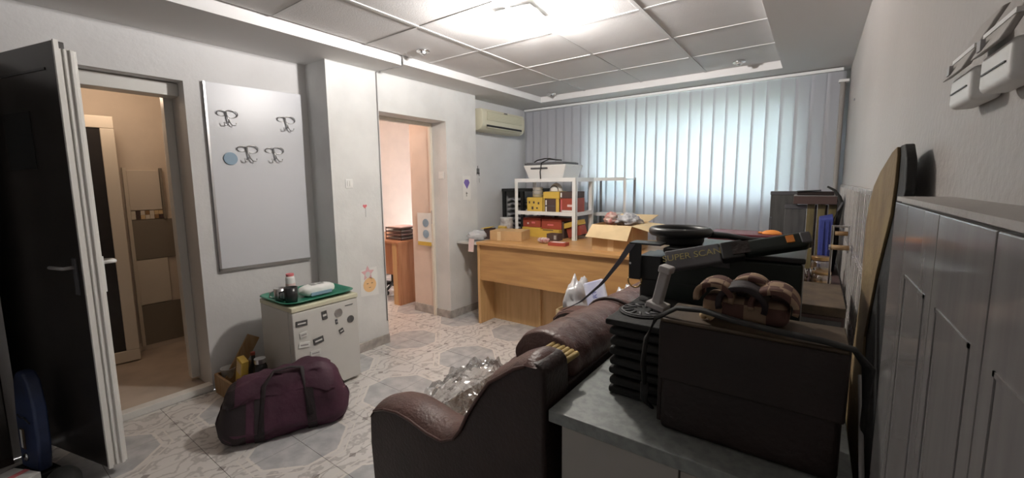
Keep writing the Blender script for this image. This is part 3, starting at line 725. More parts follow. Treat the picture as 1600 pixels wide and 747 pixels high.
# ------------------------------------------------------------------ fridge with tray
fx0, fx1, fy0, fy1, fz = -3.03, -2.60, 1.235, 1.70, .615
fg = thing('mini_fridge', 'small white fridge covered in magnets, standing against the left wall', 'fridge', (-2.8, 1.46, 0))
obj('cabinet', B(fx0, fx1 - .055, fy0, fy1, .015, fz - .02), 'fridge', fg, bevel=.006)
obj('door', B(fx1 - .05, fx1, fy0, fy1, .02, fz - .022), 'fridge', fg, bevel=.008)
obj('top_panel', B(fx0, fx1 + .004, fy0 - .003, fy1 + .003, fz - .02, fz + .012), 'fridge_top', fg, bevel=.006)
obj('seal', B(fx1 - .055, fx1 - .05, fy0 + .008, fy1 - .008, .03, fz - .03), 'grey', fg)
for (a, b) in ((fx0 + .03, fy0 + .03), (fx0 + .03, fy1 - .03), (fx1 - .08, fy0 + .03), (fx1 - .08, fy1 - .03)):
    obj('foot', MB().cyl((a, b, 0), .015, .016, 12), 'black', fg)
obj('badge', B(fx1, fx1 + .002, 1.60, 1.66, .553, .558), 'darkgrey', fg)
def ony(px, py):      # magnet centres measured on the fridge door, metres
    return px, py
mags = [('dark rectangular magnet at the top left of the fridge door', 'rect', 1.292, .517, .075, .036, 'slate', -.05),
        ('small dark two-part magnet at the top middle of the fridge door', 'rect', 1.447, .530, .036, .058, 'slate', .1),
        ('pale round magnet at the upper right of the fridge door', 'disc', 1.548, .520, .030, 0, 'nickel', 0),
        ('dark round magnet at the right edge of the fridge door', 'disc', 1.636, .452, .026, 0, 'slate', 0),
        ('tiny dark figure magnet near the middle of the fridge door', 'rect', 1.530, .462, .016, .036, 'darkgrey', .1),
        ('small dark tilted square magnet below the round ones', 'rect', 1.562, .388, .032, .034, 'slate', .35),
        ('pale butterfly magnet under the dark rectangle on the fridge', 'rect', 1.300, .440, .050, .034, 'paper_off', .1),
        ('white card magnet at the left of the fridge door', 'rect', 1.300, .372, .072, .036, 'paper', -.15),
        ('dark skewed rectangular magnet in the fridge door centre', 'rect', 1.395, .372, .070, .042, 'slate', .12),
        ('pale wide magnet low on the fridge door', 'rect', 1.37, .295, .070, .034, 'paper_off', -.05)]
for (lab, kind_, y, z, a, b, mt, ang) in mags:
    R_ = Matrix.Translation((fx1 + .0005, y, z)) @ Matrix.Rotation(ang, 4, 'X')
    t = thing('fridge_magnet', lab, 'magnet', (fx1, y, z - .02), 'magnets on the fridge door')
    if kind_ == 'disc': obj('disc', MB().cyl((fx1 + .0005, y, z), a, .004, 20, ax='x'), mt, t, bevel=.001)
    else:
        obj('plate', MB().box(0, .004, -a / 2, a / 2, -b / 2, b / 2, R_), mt, t, bevel=.001)
        obj('print_mark', MB().box(.004, .0045, -a * .35, a * .35, -b * .12, b * .12, R_), 'paper_off' if mt == 'slate' else 'grey', t)
# tray
tz = fz + .012
ty = thing('serving_tray', 'green plastic serving tray on top of the small fridge', 'tray', (-2.83, 1.47, tz))
def rr(cx, cy, hx, hy, r, n=6):
    o = []
    for (sx, sy, a0) in ((1, 1, 0), (-1, 1, PI / 2), (-1, -1, PI), (1, -1, 3 * PI / 2)):
        for k in range(n + 1):
            a = a0 + PI / 2 * k / n; o.append((cx + sx * (hx - r) + r * math.cos(a), cy + sy * (hy - r) + r * math.sin(a)))
    return o
tm = MB(); lv = [(.17, .205, 0), (.18, .215, .004), (.205, .24, .022), (.215, .25, .022), (.207, .242, .018), (.185, .222, 0.001)]
rings = [rr(-2.83, 1.465, a, b, .08) for (a, b, _) in lv]
nn = len(rings[0])
tm.add([(p[0], p[1], tz + .001 + lv[i][2]) for i, r_ in enumerate(rings[:4]) for p in r_], [(i * nn + k, i * nn + (k + 1) % nn, (i + 1) * nn + (k + 1) % nn, (i + 1) * nn + k) for i in range(3) for k in range(nn)] + [tuple(range(nn))])
obj('tray_body', tm, 'green', ty, smooth=True, solid=.003)
def mug(x, y, z, r, h, mt, label, name='mug'):
    t = thing(name, label, 'mug', (x, y, z))
    obj('cup', MB().lathe([(r * .85, 0), (r * .95, h * .3), (r, h), (r * .92, h), (r * .86, .1 * h)], (x, y, z)), mt, t, smooth=True)
    obj('handle', MB().tube([(x - r * .9 * .3, y - r * .9, z + h * .8), (x - r * .4, y - r * 1.55, z + h * .75), (x - r * .4, y - r * 1.6, z + h * .4), (x - r * .3, y - r * .9, z + h * .22)], .005, 8), mt, t, smooth=True)
mug(-2.735, 1.305, tz + .004, .042, .10, 'mug', 'black mug standing on the green tray above the fridge')
mug(-2.84, 1.285, tz + .004, .038, .085, 'nickel', 'metal cup standing behind the black mug on the green tray', 'metal_cup')
bt = thing('spray_bottle', 'white cylindrical bottle with red cap at the back of the green tray', 'bottle', (-2.90, 1.385, tz + .004))
obj('body', MB().lathe([(.028, 0), (.03, .01), (.03, .125), (.024, .14)], (-2.90, 1.385, tz + .004)), 'white', bt, smooth=True)
obj('cap', MB().cyl((-2.90, 1.385, tz + .144), .025, .016, 20), 'pinkred', bt)
obj('label_band', MB().lathe([(.0305, .03), (.0308, .03), (.0308, .09), (.0305, .09)], (-2.90, 1.385, tz + .004)), 'pink', bt)
ts = thing('tissue_pack', 'white plastic tissue pack lying on the green tray', 'tissue pack', (-2.82, 1.52, tz + .004))
def pil(a, b, c=(-2.80, 1.515, tz + .005), hx=.065, hy=.125, h=.07):
    th = 2 * PI * a; ph = b
    e = max(.0001, 1 - abs(2 * b - 1) ** 4) ** .5
    q = math.cos(th); w_ = math.sin(th)
    sx_ = abs(q) ** .6 * (1 if q > 0 else -1); sz_ = abs(w_) ** .6 * (1 if w_ > 0 else -1)
    nz = .006 * noise.noise(Vector((a * 12, b * 14, 1)))
    return (c[0] + (hx + nz) * sx_ * e, c[1] + hy * (2 * b - 1), c[2] + h / 2 + (h / 2 + nz) * sz_ * e)
obj('pack', MB().grid(pil, 24, 18, cu=True), 'paper', ts, smooth=True)
obj('printed_band', MB().box(-2.736, -2.733, 1.44, 1.59, tz + .012, tz + .034), 'bluegrey', ts)
obj('opening', MB().box(-2.82, -2.78, 1.47, 1.56, tz + .0745, tz + .0765), 'grey', ts)

# ------------------------------------------------------------------ duffel bag
A0 = Vector((-2.43, .73, 0)); A1 = Vector((-2.155, 1.32, 0)); ax_ = (A1 - A0).normalized(); pr = Vector((-ax_.y, ax_.x, 0))
Ld = (A1 - A0).length
dz = thing('duffel_bag', 'slouched maroon and black duffel bag on the floor in front of the fridge', 'bag', tuple((A0 + A1) / 2 + pr * .14))
def duf(a, b, inf=0.0):
    th = 2 * PI * a; t = b
    e = (1 - abs(2 * t - 1) ** 9) ** .5 if 0 < t < 1 else 0.0
    hgt = .315 + .07 * math.sin(PI * min(1, t * 1.02)) * (t ** 1.2)
    wd = .165
    q, w_ = math.cos(th), math.sin(th)
    sx_ = abs(q) ** (.32 if w_ < 0 else .7) * (1 if q > 0 else -1); sz_ = abs(w_) ** (.45 if w_ < 0 else .75) * (1 if w_ > 0 else -1)
    taper = 1 - .55 * max(0, (sz_ + 1) / 2) ** 1.4
    n1 = noise.noise(Vector((math.cos(th) * 2.2, math.sin(th) * 2.2, t * 4))) * .028 + noise.noise(Vector((math.cos(th) * 5, math.sin(th) * 5, t * 13))) * .014
    k = 1 + inf
    p = A0 + ax_ * (Ld * (.5 + (t - .5) * (1 + inf * .3))) + pr * .15
    zz = hgt / 2 + hgt / 2 * sz_ * (e * .25 + .75 * e) * k
    p = p + pr * (wd * sx_ * e * taper * k + n1 * e)
    p = p + ax_ * (sz_ * -.02 * (2 * t - 1))
    return (p.x, p.y, max(.004, zz + n1 * (1 if sz_ > -.5 else 0)))
obj('bag_body', MB().grid(lambda a, b: duf(a, .004 + b * .992), 48, 40, cu=True), 'duffel', dz, smooth=True)
obj('end_panel', MB().grid(lambda a, b: duf(a, .004 + b * .20, .012), 40, 10, cu=True), 'duffel_black', dz, smooth=True)
for t0 in (.30, .68):
    obj('webbing_strap', MB().grid(lambda a, b, t0=t0: duf(.30 + a * .72, t0 - .035 + .07 * b, .03), 24, 4), 'duffel_black', dz, smooth=True)
hp = [Vector(duf(.55, .30, .05)), Vector(duf(.40, .34, .10)) , Vector(duf(.30, .42, .14)), Vector(duf(.28, .55, .15)), Vector(duf(.33, .64, .12)), Vector(duf(.52, .68, .05))]
obj('handle', MB().tube(hp, .014, 8, flat=.4), 'duffel_black', dz, smooth=True)
obj('top_flap', MB().grid(lambda a, b: duf(.18 + a * .28, .12 + b * .78, .035 + .03 * math.sin(b * 9)), 14, 26), 'duffel', dz, smooth=True)
lg_ = [Vector(duf(.86 + k * .012, .86, .02)) for k in range(3)]
q0 = Vector(duf(.94, .86, .035))
Fm = frame(q0, ax_, (0, 0, 1))
obj('logo_mark', MB().box(-.006, .002, -.022, .022, -.006, .003, Fm @ Matrix.Rotation(.35, 4, 'Z')).box(-.018, .014, -.012, -.004, -.006, .003, Fm @ Matrix.Rotation(-.5, 4, 'Z')), 'paper', dz)

# things behind the duffel bag
cr = thing('wooden_crate', 'raw wooden crate with a raised side plank between duffel bag and fridge', 'crate', (-3.05, 1.11, 0))
obj('plank', MB().box(-.19, .17, -.04, .04, -.009, .009, frame((-3.14, 1.13, .20), (0, .53, .85), (.15, .8, -.5))), 'plank', cr, bevel=.002)
obj('side', B(-3.22, -3.205, .99, 1.20, 0, .13), 'plank', cr)
obj('side', B(-2.82, -2.805, .99, 1.20, 0, .13), 'plank', cr)
obj('front', B(-3.205, -2.82, .99, 1.005, 0, .13), 'plank', cr)
obj('back', B(-3.205, -2.82, 1.19, 1.205, 0, .16), 'plank', cr)
obj('bottom', B(-3.205, -2.82, 1.005, 1.19, 0, .012), 'plank', cr)
yp = thing('yellow_packet', 'small yellow packet sticking out of the wooden crate behind duffel bag', 'packet', (-2.78, 1.06, .012))
obj('box', MB().box(-.04, .04, -.02, .02, -.13, .14, Matrix.Translation((-2.96, 1.06, .15)) @ Matrix.Rotation(.3, 4, 'Y')), 'yellow', yp, bevel=.002)
obj('label_panel', MB().box(-.03, .03, -.0215, -.020, .04, .12, Matrix.Translation((-2.96, 1.06, .15)) @ Matrix.Rotation(.3, 4, 'Y')), 'card_in', yp)
jr = thing('dark_jar', 'dark round jar with a lid in the wooden crate beside the fridge', 'jar', (-2.87, 1.14, .012))
obj('body', MB().lathe([(.035, 0), (.04, .02), (.04, .20), (.03, .23)], (-2.87, 1.14, .012)), 'mug', jr, smooth=True)
obj('lid', MB().cyl((-2.87, 1.14, .243), .034, .03, 20), 'nickel', jr)
jr2 = thing('dark_bottle', 'slim dark bottle in the wooden crate touching the plank', 'bottle', (-2.97, 1.14, .012))
obj('body', MB().lathe([(.03, 0), (.032, .02), (.032, .17), (.012, .22), (.012, .26)], (-2.97, 1.14, .012)), 'black', jr2, smooth=True)
obj('cap', MB().cyl((-2.97, 1.14, .272), .014, .02, 16), 'red', jr2)
pb = thing('white_pot', 'small white plastic pot at the doorway end of the wooden crate', 'pot', (-3.15, .955, 0))
obj('pot', MB().lathe([(.03, 0), (.032, .02), (.045, .15), (.048, .15), (.044, .145), (.03, .02)], (-3.17, 1.06, .013)), 'white', pb, smooth=True)

# ------------------------------------------------------------------ lower left things by the dark door
bb_ = thing('blue_paddle_case', 'upright blue glossy case with label plate leaning on the dark door leaf', 'case', (-2.98, .20, 0))
Fb = frame((-2.98, .185, .05), (.966, .258, 0), (.0, .02, 1))
obj('base', MB().box(-.10, .10, -.05, .0, -.02, .08, Fb), 'black', bb_, bevel=.004)
pf = [(-.07, .0), (.07, .0), (.085, .12), (.08, .26), (.055, .36), (.02, .395), (-.03, .395), (-.06, .36), (-.075, .2)]
bpz = MB(); nv = len(pf)
pf = [(p[0] * 1.15, p[1] * 1.22) for p in pf]
bpz.add([tuple(Fb @ Vector((p[0], p[1], 0))) for p in pf] + [tuple(Fb @ Vector((p[0], p[1], .05))) for p in pf], [tuple(range(nv))[::-1], tuple(range(nv, 2 * nv))] + [(i, (i + 1) % nv, nv + (i + 1) % nv, nv + i) for i in range(nv)])
obj('case_body', bpz, 'bluebag', bb_, bevel=.012, seg=3)
obj('label_plate', MB().box(-.05, -.012, .10, .20, .05, .053, Fb), 'bagtop', bb_)
obj('label_plate', MB().box(-.046, -.030, .105, .195, .053, .054, Fb), 'paper_off', bb_)
obj('button', MB().tube([Fb @ Vector((-.02, .06, .05)), Fb @ Vector((-.02, .06, .056))], [.022, .018], 16), 'chrome', bb_, smooth=True)
obj('cord', MB().tube([Fb @ Vector(p) for p in ((-.05, .27, .054), (-.01, .262, .058), (.02, .27, .058), (.06, .245, .054))], .003, 6), 'black', bb_)
wbx = thing('white_carton', 'white carton corner on the floor at the bottom left, by the blue case', 'box', (-2.84, .06, 0))
Fw = frame((-2.84, .06, 0), (.9, .43, 0), (-.43, .9, 0))
obj('carton', MB().box(-.08, .08, -.07, .07, 0, .10, Fw), 'paper_off', wbx, bevel=.003)
obj('tape', MB().box(-.015, .015, -.0705, .0705, .10, .1008, Fw), 'pinkred', wbx)
obj('dark_cushion', MB().grid(lambda a, b: ((-2.70) + .09 * math.cos(2 * PI * a) * math.sin(PI * b), .215 + .06 * math.sin(2 * PI * a) * math.sin(PI * b), .06 + .06 * math.cos(PI * b)), 24, 14, cu=True), 'blackmatt', label='black rounded pouch with grey edge on the floor at bottom left', cat='pouch', smooth=True)

# ------------------------------------------------------------------ beech desk
DZ = .825
ds = thing('reception_desk', 'long beech laminate desk with modesty panel across the room', 'desk', (-1.7, 3.5, 0))
obj('desk_top', B(-2.65, -.80, 3.06, 4.05, DZ - .028, DZ), 'wood', ds, bevel=.003)
obj('side_panel', B(-2.655, -2.625, 3.08, 4.03, 0, DZ - .028), 'wood_side', ds, bevel=.002)
obj('side_panel', B(-.86, -.83, 3.08, 4.03, 0, DZ - .028), 'wood_side', ds)
obj('front_panel', B(-2.625, -.86, 3.09, 3.11, .445, DZ - .028), 'wood', ds)
obj('back_panel', B(-2.625, -.86, 3.30, 3.32, 0, .60), 'wood_side', ds)
obj('divider', B(-2.07, -2.045, 3.27, 3.30, 0, .60), 'wood_side', ds)
# side shelf left of desk with bags
sd = thing('side_counter', 'narrow pale counter shelf between the desk end and the doorway wall', 'shelf', (-2.85, 3.7, 0))
obj('top', B(-2.97, -2.665, 3.13, 4.04, .78, .80), 'fridge', sd)
obj('body', B(-2.93, -2.68, 3.50, 4.02, 0, .78), 'cabinet', sd)
def lump(name, c, r, mt, label, cat, seed, amp=.35, nu=26, nv=18, group=None, parent=None):
    def f(a, b):
        th, ph = 2 * PI * a, PI * b
        d = Vector((math.cos(th) * math.sin(ph), math.sin(th) * math.sin(ph), math.cos(ph)))
        s = 1 + amp * noise.noise(d * 2.2 + Vector((seed, 0, 0))) + amp * .45 * noise.noise(d * 6 + Vector((0, seed, 0)))
        p = Vector(c) + Vector((d.x * r[0], d.y * r[1], d.z * r[2])) * s
        return (p.x, p.y, max(p.z, c[2] - r[2] + .001))
    return obj(name, MB().grid(f, nu, nv, cu=True), mt, parent, label=label, cat=cat, group=group, smooth=not parent and True)
lump('plastic_bag', (-2.82, 3.27, .855), (.10, .10, .05), 'plasticbag', 'crumpled pinkish white plastic bag on the side counter left of the desk', 'bag', 3)
obj('till_receipt', MB().hexa([(-2.80, 3.11, .71), (-2.73, 3.11, .71), (-2.73, 3.112, .71), (-2.80, 3.112, .71)], [(-2.80, 3.125, .84), (-2.73, 3.125, .84), (-2.73, 3.127, .84), (-2.80, 3.127, .84)]), 'pink', label='pale pink paper slip hanging at the left corner of the beech desk', cat='paper')
yc = thing('yellow_black_box', 'small yellow and dark carton on the left end of desk goods', 'box', (-2.72, 3.55, .87))
obj('carton', MB().box(-.05, .05, -.05, .05, .0, .115, frame((-2.80, 3.46, .801), (.9, .3, 0), (-.3, .9, 0))), 'brownbox', yc, bevel=.002)
obj('lid', MB().box(-.054, .054, -.07, .052, .118, .124, frame((-2.80, 3.46, .801), (.9, .3, .15), (-.3, .9, 0))), 'yellow', yc)
tn = thing('printed_tin', 'white patterned cylindrical tin standing behind the cardboard carton', 'tin', (-2.79, 3.75, .80))
obj('tin_body', MB().cyl((-2.79, 3.75, .80), .072, .20, 28), mat('printed tin', (.78, .76, .74), .4, vscale=16, col2=(.42, .36, .36)), tn, smooth=False)
obj('lid', MB().cyl((-2.79, 3.75, 1.0), .074, .008, 28), 'white', tn)
yw = thing('yellow_packet', 'yellow packet standing left of the printed tin', 'packet', (-2.80, 3.62, .80))
obj('packet', B(-2.80, -2.70, 3.60, 3.64, .80, .92), 'yellow', yw, bevel=.006)
obj('seal', B(-2.80, -2.70, 3.615, 3.625, .92, .93), 'card_in', yw)
cb1 = thing('flat_carton', 'closed light cardboard carton on the left end of the desk', 'box', (-2.45, 3.4, DZ))
Fc = frame((-2.47, 3.38, DZ), (.97, .22, 0), (-.22, .97, 0))
obj('carton', MB().box(-.17, .17, -.12, .12, 0, .092, Fc), 'card', cb1, bevel=.003)
obj('flap', MB().box(-.17, .17, -.12, -.003, .092, .096, Fc), 'card', cb1)
obj('flap', MB().box(-.17, .17, .003, .12, .092, .096, Fc), 'card', cb1)
obj('tape', MB().box(-.09, -.05, -.1212, -.12, .0, .09, Fc), 'card_in', cb1)

# shelving rack standing on the desk
SY, SB = 3.62, 4.02
sr = thing('metal_shelf_rack', 'white angle-iron shelf rack standing on the desk, loaded with boxes', 'shelf', (-2.22, 3.8, DZ))
sx0, sx1 = -2.58, -1.86
for (x0, y0) in ((sx0, SY), (sx1 - .04, SY), (sx0, SB - .035), (sx1 - .04, SB - .035)):
    obj('post', MB().box(x0, x0 + .04, y0, y0 + .003, DZ, 1.435).box(x0 if x0 < -2 else x0 + .037, (x0 if x0 < -2 else x0 + .037) + .003, y0, y0 + .035, DZ, 1.435), 'white_metal', sr)
for z in (1.075, 1.410):
    obj('shelf_board', MB().box(sx0 + .003, sx1 - .003, SY + .004, SB - .004, z, z + .008).box(sx0 + .04, sx1 - .04, SY - .001, SY + .003, z - .012, z + .025).box(sx0 + .04, sx1 - .04, SB - .003, SB, z - .012, z + .025).box(sx1 - .004, sx1 + .0, SY + .035, SB - .035, z - .012, z + .025), 'white_metal', sr)
s2 = thing('empty_shelf_rack', 'empty white metal rack behind the loaded one, before the blind', 'shelf', (-1.75, 4.25, .75))
for (x0, y0) in ((-1.99, 4.17), (-1.60, 4.17), (-1.99, 4.46), (-1.60, 4.46)):
    obj('post', MB().box(x0, x0 + .028, y0, y0 + .003, .0, 1.435).box(x0, x0 + .003, y0, y0 + .03, .0, 1.435), 'white_metal' if y0 < 4.3 else 'grey', s2)
for z in (1.045, 1.415):
    obj('shelf_board', MB().box(-1.985, -1.577, 4.174, 4.48, z, z + .006).box(-1.96, -1.60, 4.168, 4.172, z - .012, z + .022), 'white_metal', s2)

def carton(name, x0, x1, y0, y1, z0, z1, mt, label, strip=None, group='boxes on the metal shelf rack', letter=None, cat='box'):
    t = thing(name, label, cat, ((x0 + x1) / 2, (y0 + y1) / 2, z0), group)
    obj('carton', B(x0, x1, y0, y1, z0, z1), mt, t, bevel=.002)
    if strip:
        for (a0, a1, c0, c1, m_) in strip:
            obj('print_panel', B(x0 + (x1 - x0) * a0, x0 + (x1 - x0) * a1, y0 - .0012, y0 - .0002, z0 + (z1 - z0) * c0, z0 + (z1 - z0) * c1), m_, t)
    return t
Z1 = 1.0835
carton('shelf_carton', -2.45, -2.26, 3.66, 3.86, Z1, Z1 + .155, 'yellow', 'square yellow carton at the left of the middle rack shelf', [(.12, .2, .6, .75, 'brownbox'), (.4, .5, .6, .75, 'brownbox'), (.7, .8, .55, .7, 'brownbox'), (.3, .42, .2, .4, 'brownbox'), (.6, .7, .25, .35, 'brownbox')])
carton('shelf_carton', -2.245, -2.065, 3.66, 3.86, Z1, Z1 + .145, 'brownbox', 'dark brown carton with yellow sides under the flat yellow one', [(0, .06, 0, 1, 'yellow'), (.80, 1, 0, 1, 'yellow'), (.12, .2, .55, .9, 'paper'), (.12, .2, .1, .45, 'paper'), (.25, .75, .47, .52, 'darkgrey')])
carton('shelf_carton', -2.245, -2.06, 3.65, 3.86, Z1 + .147, Z1 + .215, 'yellow', 'flat yellow carton lying on top of the dark brown one')
carton('shelf_carton', -2.055, -1.905, 3.66, 3.9, Z1, Z1 + .15, 'red', 'red carton at the right of the middle rack shelf', [(.1, .95, .1, .22, 'paper'), (.55, .95, .45, .6, 'pink'), (.08, .14, .1, .9, 'pinkred')])
carton('shelf_carton', -2.055, -1.905, 3.66, 3.9, Z1 + .152, Z1 + .215, 'brownbox', 'flat dark carton with white label on top of the red one', [(.04, .14, .15, .85, 'paper')])
for k in range(3):
    obj('paper_cup_stack', MB().lathe([(.05, 0), (.055, .03), (.06, .032)], (-2.38, 3.76, Z1 + .157 + k * .036)), 'white', label=['lowest white bowl stacked on the yellow carton', 'middle white bowl stacked on the yellow carton', 'top white bowl stacked on the yellow carton'][k], cat='bowl', group='white bowls on the yellow carton', smooth=True)
mb_ = thing('monitor_mouse', 'white rounded gadget with dark arch marking on the flat yellow carton', 'gadget', (-2.14, 3.75, Z1 + .216))
obj('body', MB().grid(lambda a, b: (-2.15 + .075 * math.cos(2 * PI * a) * math.sin(PI * b), 3.75 + .05 * math.sin(2 * PI * a) * math.sin(PI * b), Z1 + .217 + max(0, .085 * math.cos(PI * b))), 24, 14, cu=True), 'white', mb_, smooth=True)
obj('arch', MB().tube([(-2.15 + .05 * math.cos(PI * k / 10), 3.705, Z1 + .225 + .05 * math.sin(PI * k / 10)) for k in range(11)], .005, 6), 'darkgrey', mb_, smooth=True)
# white basin with laptop tray on top
bs = thing('white_basin', 'white tapered plastic box on top of the metal rack', 'basin', (-2.22, 3.8, 1.4355))
z0 = 1.4185
obj('tub', MB().hexa([(-2.42, 3.66, z0), (-2.03, 3.66, z0), (-2.03, 3.98, z0), (-2.42, 3.98, z0)], [(-2.47, 3.62, z0 + .15), (-1.97, 3.62, z0 + .15), (-1.97, 4.0, z0 + .15), (-2.47, 4.0, z0 + .15)]), 'white', bs, bevel=.01)
obj('handle_slot', MB().hexa([(-2.38, 3.628, z0 + .108), (-2.18, 3.628, z0 + .108), (-2.18, 3.66, z0 + .108), (-2.38, 3.66, z0 + .108)], [(-2.38, 3.622, z0 + .126), (-2.18, 3.622, z0 + .126), (-2.18, 3.66, z0 + .126), (-2.38, 3.66, z0 + .126)]), 'darkgrey', bs)
lt = thing('dark_folder', 'dark grey flat folder lying on the white basin', 'folder', (-2.2, 3.8, 1.589))
obj('cover', B(-2.46, -2.0, 3.63, 3.95, z0 + .1515, z0 + .172), 'darkgrey', lt, bevel=.004)
obj('sheet', B(-2.44, -2.02, 3.64, 3.94, z0 + .172, z0 + .176), 'slate', lt)
ck = [(-2.36, 3.64), (-2.28, 3.75), (-2.2, 3.64), (-2.14, 3.72), (-2.05, 3.65)]
obj('coiled_cable', MB().tube([(-2.38, 3.70, z0 + .185), (-2.32, 3.66, z0 + .20), (-2.24, 3.68, z0 + .215), (-2.16, 3.64, z0 + .21), (-2.1, 3.68, z0 + .195), (-2.04, 3.66, z0 + .19), (-2.12, 3.74, z0 + .2), (-2.22, 3.72, z0 + .21), (-2.24, 3.61, z0 + .17), (-2.25, 3.60, z0 + .08), (-2.245, 3.60, z0 + .01)], .006, 6), 'black', label='black cable coiled on the dark folder and hanging over the basin', cat='cable', smooth=True)
# lower level boxes
carton('desk_carton', -2.53, -2.31, 3.70, 3.95, DZ + .10, DZ + .195, 'red', 'left red carton on yellow one under the rack shelf', [(.25, .34, .3, .5, 'pink'), (.5, .7, .4, .6, 'pinkred')], 'boxes on the desk under the rack')
carton('desk_carton', -2.295, -2.06, 3.70, 3.95, DZ + .09, DZ + .19, 'red', 'right red carton lying under the rack shelf', [(.3, .6, .35, .5, 'pinkred')], 'boxes on the desk under the rack')
carton('desk_carton', -2.53, -2.30, 3.68, 3.93, DZ, DZ + .098, 'yellow', 'yellow carton at the back left under the rack', None, 'boxes on the desk under the rack')
carton('desk_carton', -2.285, -2.06, 3.62 + .03, 3.90, DZ, DZ + .088, 'yellow', 'yellow carton on the desk with dark gap, in front of the right red one', [(.15, .7, .9, .99, 'brownbox')], 'boxes on the desk under the rack')
tc_ = thing('tilted_carton', 'open yellow-lidded red carton tilted against the rack post', 'box', (-1.97, 3.75, DZ))
Ft = frame((-1.945, 3.80, DZ + .10), (.95, 0, .28), (0, 1, 0))
obj('carton', MB().box(-.075, .075, -.07, .07, -.075, .02, Ft), 'red', tc_, bevel=.002)
obj('lid', MB().box(-.08, .08, -.10, .075, .025, .075, Ft), 'yellow', tc_, bevel=.002)
obj('dark_upright', B(-2.052, -2.030, 3.70, 3.86, DZ, DZ + .17), 'brownbox', label='narrow dark brown carton standing beside the tilted red one', cat='box')
ps_ = thing('player_box', 'dark small carton with two white stripes before the dark upright carton', 'box', (-2.03, 3.52, DZ))
obj('carton', B(-2.115, -1.99, 3.50, 3.60, DZ, DZ + .068), 'brownbox', ps_, bevel=.002)
for dx in (-2.03, -2.015): obj('print_panel', B(dx, dx + .006, 3.4985, 3.4998, DZ + .015, DZ + .055), 'paper', ps_)
rbx = thing('red_flat_box', 'flat red box with white top label near the desk front edge', 'box', (-1.85, 3.24, DZ))
Fr = frame((-1.85, 3.27, DZ), (.98, .1, 0), (-.1, .98, 0))
obj('carton', MB().box(-.085, .085, -.045, .045, 0, .03, Fr), 'red', rbx, bevel=.002)
obj('label_panel', MB().box(-.06, .06, -.03, .03, .03, .0308, Fr), 'pink', rbx)
cn = thing('striped_packet', 'small crumpled red and white packet lying on the desk front', 'packet', (-2.02, 3.3, DZ))
obj('packet', MB().grid(lambda a, b: (-2.03 + .065 * (2 * b - 1), 3.31 + (.03 + .006 * noise.noise(Vector((a * 9, b * 9, 3)))) * math.cos(2 * PI * a) * (1 - abs(2 * b - 1) ** 3 * .6), DZ + .031 + (.028 + .006 * noise.noise(Vector((a * 7, b * 12, 5)))) * math.sin(2 * PI * a) * (1 - abs(2 * b - 1) ** 3 * .6)), 20, 14, cu=True), mat('candy foil', (.7, .62, .6), .4, vscale=40, col2=(.35, .08, .08)), cn, smooth=True)
# black paper rack on the niche side
pr_ = thing('black_paper_rack', 'black open rack stuffed with crumpled papers behind the desk corner', 'rack', (-2.95, 4.2, 0))
rk = MB()
for x0 in (-3.11, -2.84, -2.56): rk.box(x0, x0 + .035, 4.10, 4.14, .0, 1.29)
for x0 in (-3.11, -2.56): rk.box(x0, x0 + .035, 4.42, 4.46, .0, 1.29)
obj('upright_frame', rk, 'black', pr_)
obj('top', B(-3.11, -2.52, 4.09, 4.46, 1.29, 1.325), 'black', pr_)
for z in (.55, .83): obj('shelf', B(-3.075, -2.56, 4.14, 4.44, z, z + .015), 'black', pr_)
for k in range(14):
    zz = .845 + (k % 7) * .058; xx = -2.95 if k < 7 else -2.68
    def sh(a, b, k=k, xx=xx, zz=zz):
        return (xx + (a - .5) * .23 + .01 * noise.noise(Vector((k, a * 3, 0))), 4.15 + b * .25, zz + .013 * noise.noise(Vector((a * 5, b * 4, k * 3.1))) + .006 * math.sin(a * 9 + k))
    obj('paper_bundle', MB().grid(sh, 14, 8), 'news', label='crumpled printed papers in the %s compartment of the black rack, layer %s' % ('left' if k < 7 else 'right', ['lowest', 'second from bottom', 'third from bottom', 'middle', 'third from top', 'second from top', 'topmost'][k % 7]), cat='papers', group='crumpled papers in the black rack', solid=.022)

# open cardboard box on the desk
ob = thing('open_cardboard_box', 'large open cardboard box with raised flaps on the desk', 'box', (-1.37, 3.4, DZ))
bx0, bx1, by0, by1, bz = -1.50, -1.16, 3.22, 3.62, DZ + .215
obj('wall_panel', B(bx0, bx1, by0, by0 + .005, DZ, bz), 'card', ob)
obj('wall_panel', B(bx0, bx1, by1 - .005, by1, DZ, bz), 'card', ob)
obj('wall_panel', B(bx0, bx0 + .005, by0 + .005, by1 - .005, DZ, bz), 'card', ob)
obj('wall_panel', B(bx1 - .005, bx1, by0 + .005, by1 - .005, DZ, bz), 'card', ob)
obj('bottom_panel', B(bx0 + .005, bx1 - .005, by0 + .005, by1 - .005, DZ, DZ + .005), 'card', ob)
def flap(pts): 
    m_ = MB(); q = [Vector(p) for p in pts]; nn_ = (q[1] - q[0]).cross(q[2] - q[0]).normalized() * .004
    m_.hexa([tuple(p) for p in q], [tuple(p + nn_) for p in q]); return m_
obj('flap', flap([(bx0, by0, bz), (bx1, by0, bz), (bx1 - .015, by0 - .06, bz - .115), (bx0 - .035, by0 - .06, bz - .10)]), 'card_in', ob, label='front flap folded out and down')
obj('flap', flap([(bx1, by0, bz), (bx1, by1, bz), (bx1 + .15, by1 - .02, bz - .01), (bx1 + .13, by0 + .08, bz - .05)]), 'card_in', ob)
obj('flap', flap([(bx0, by1, bz), (bx1, by1, bz), (bx1 + .04, by1 + .16, bz + .05), (bx0 + .04, by1 + .16, bz + .05)]), 'card_in', ob)
obj('tape', B(-1.36, -1.31, by0 - .0012, by0, DZ, bz - .02), 'card_in', ob)
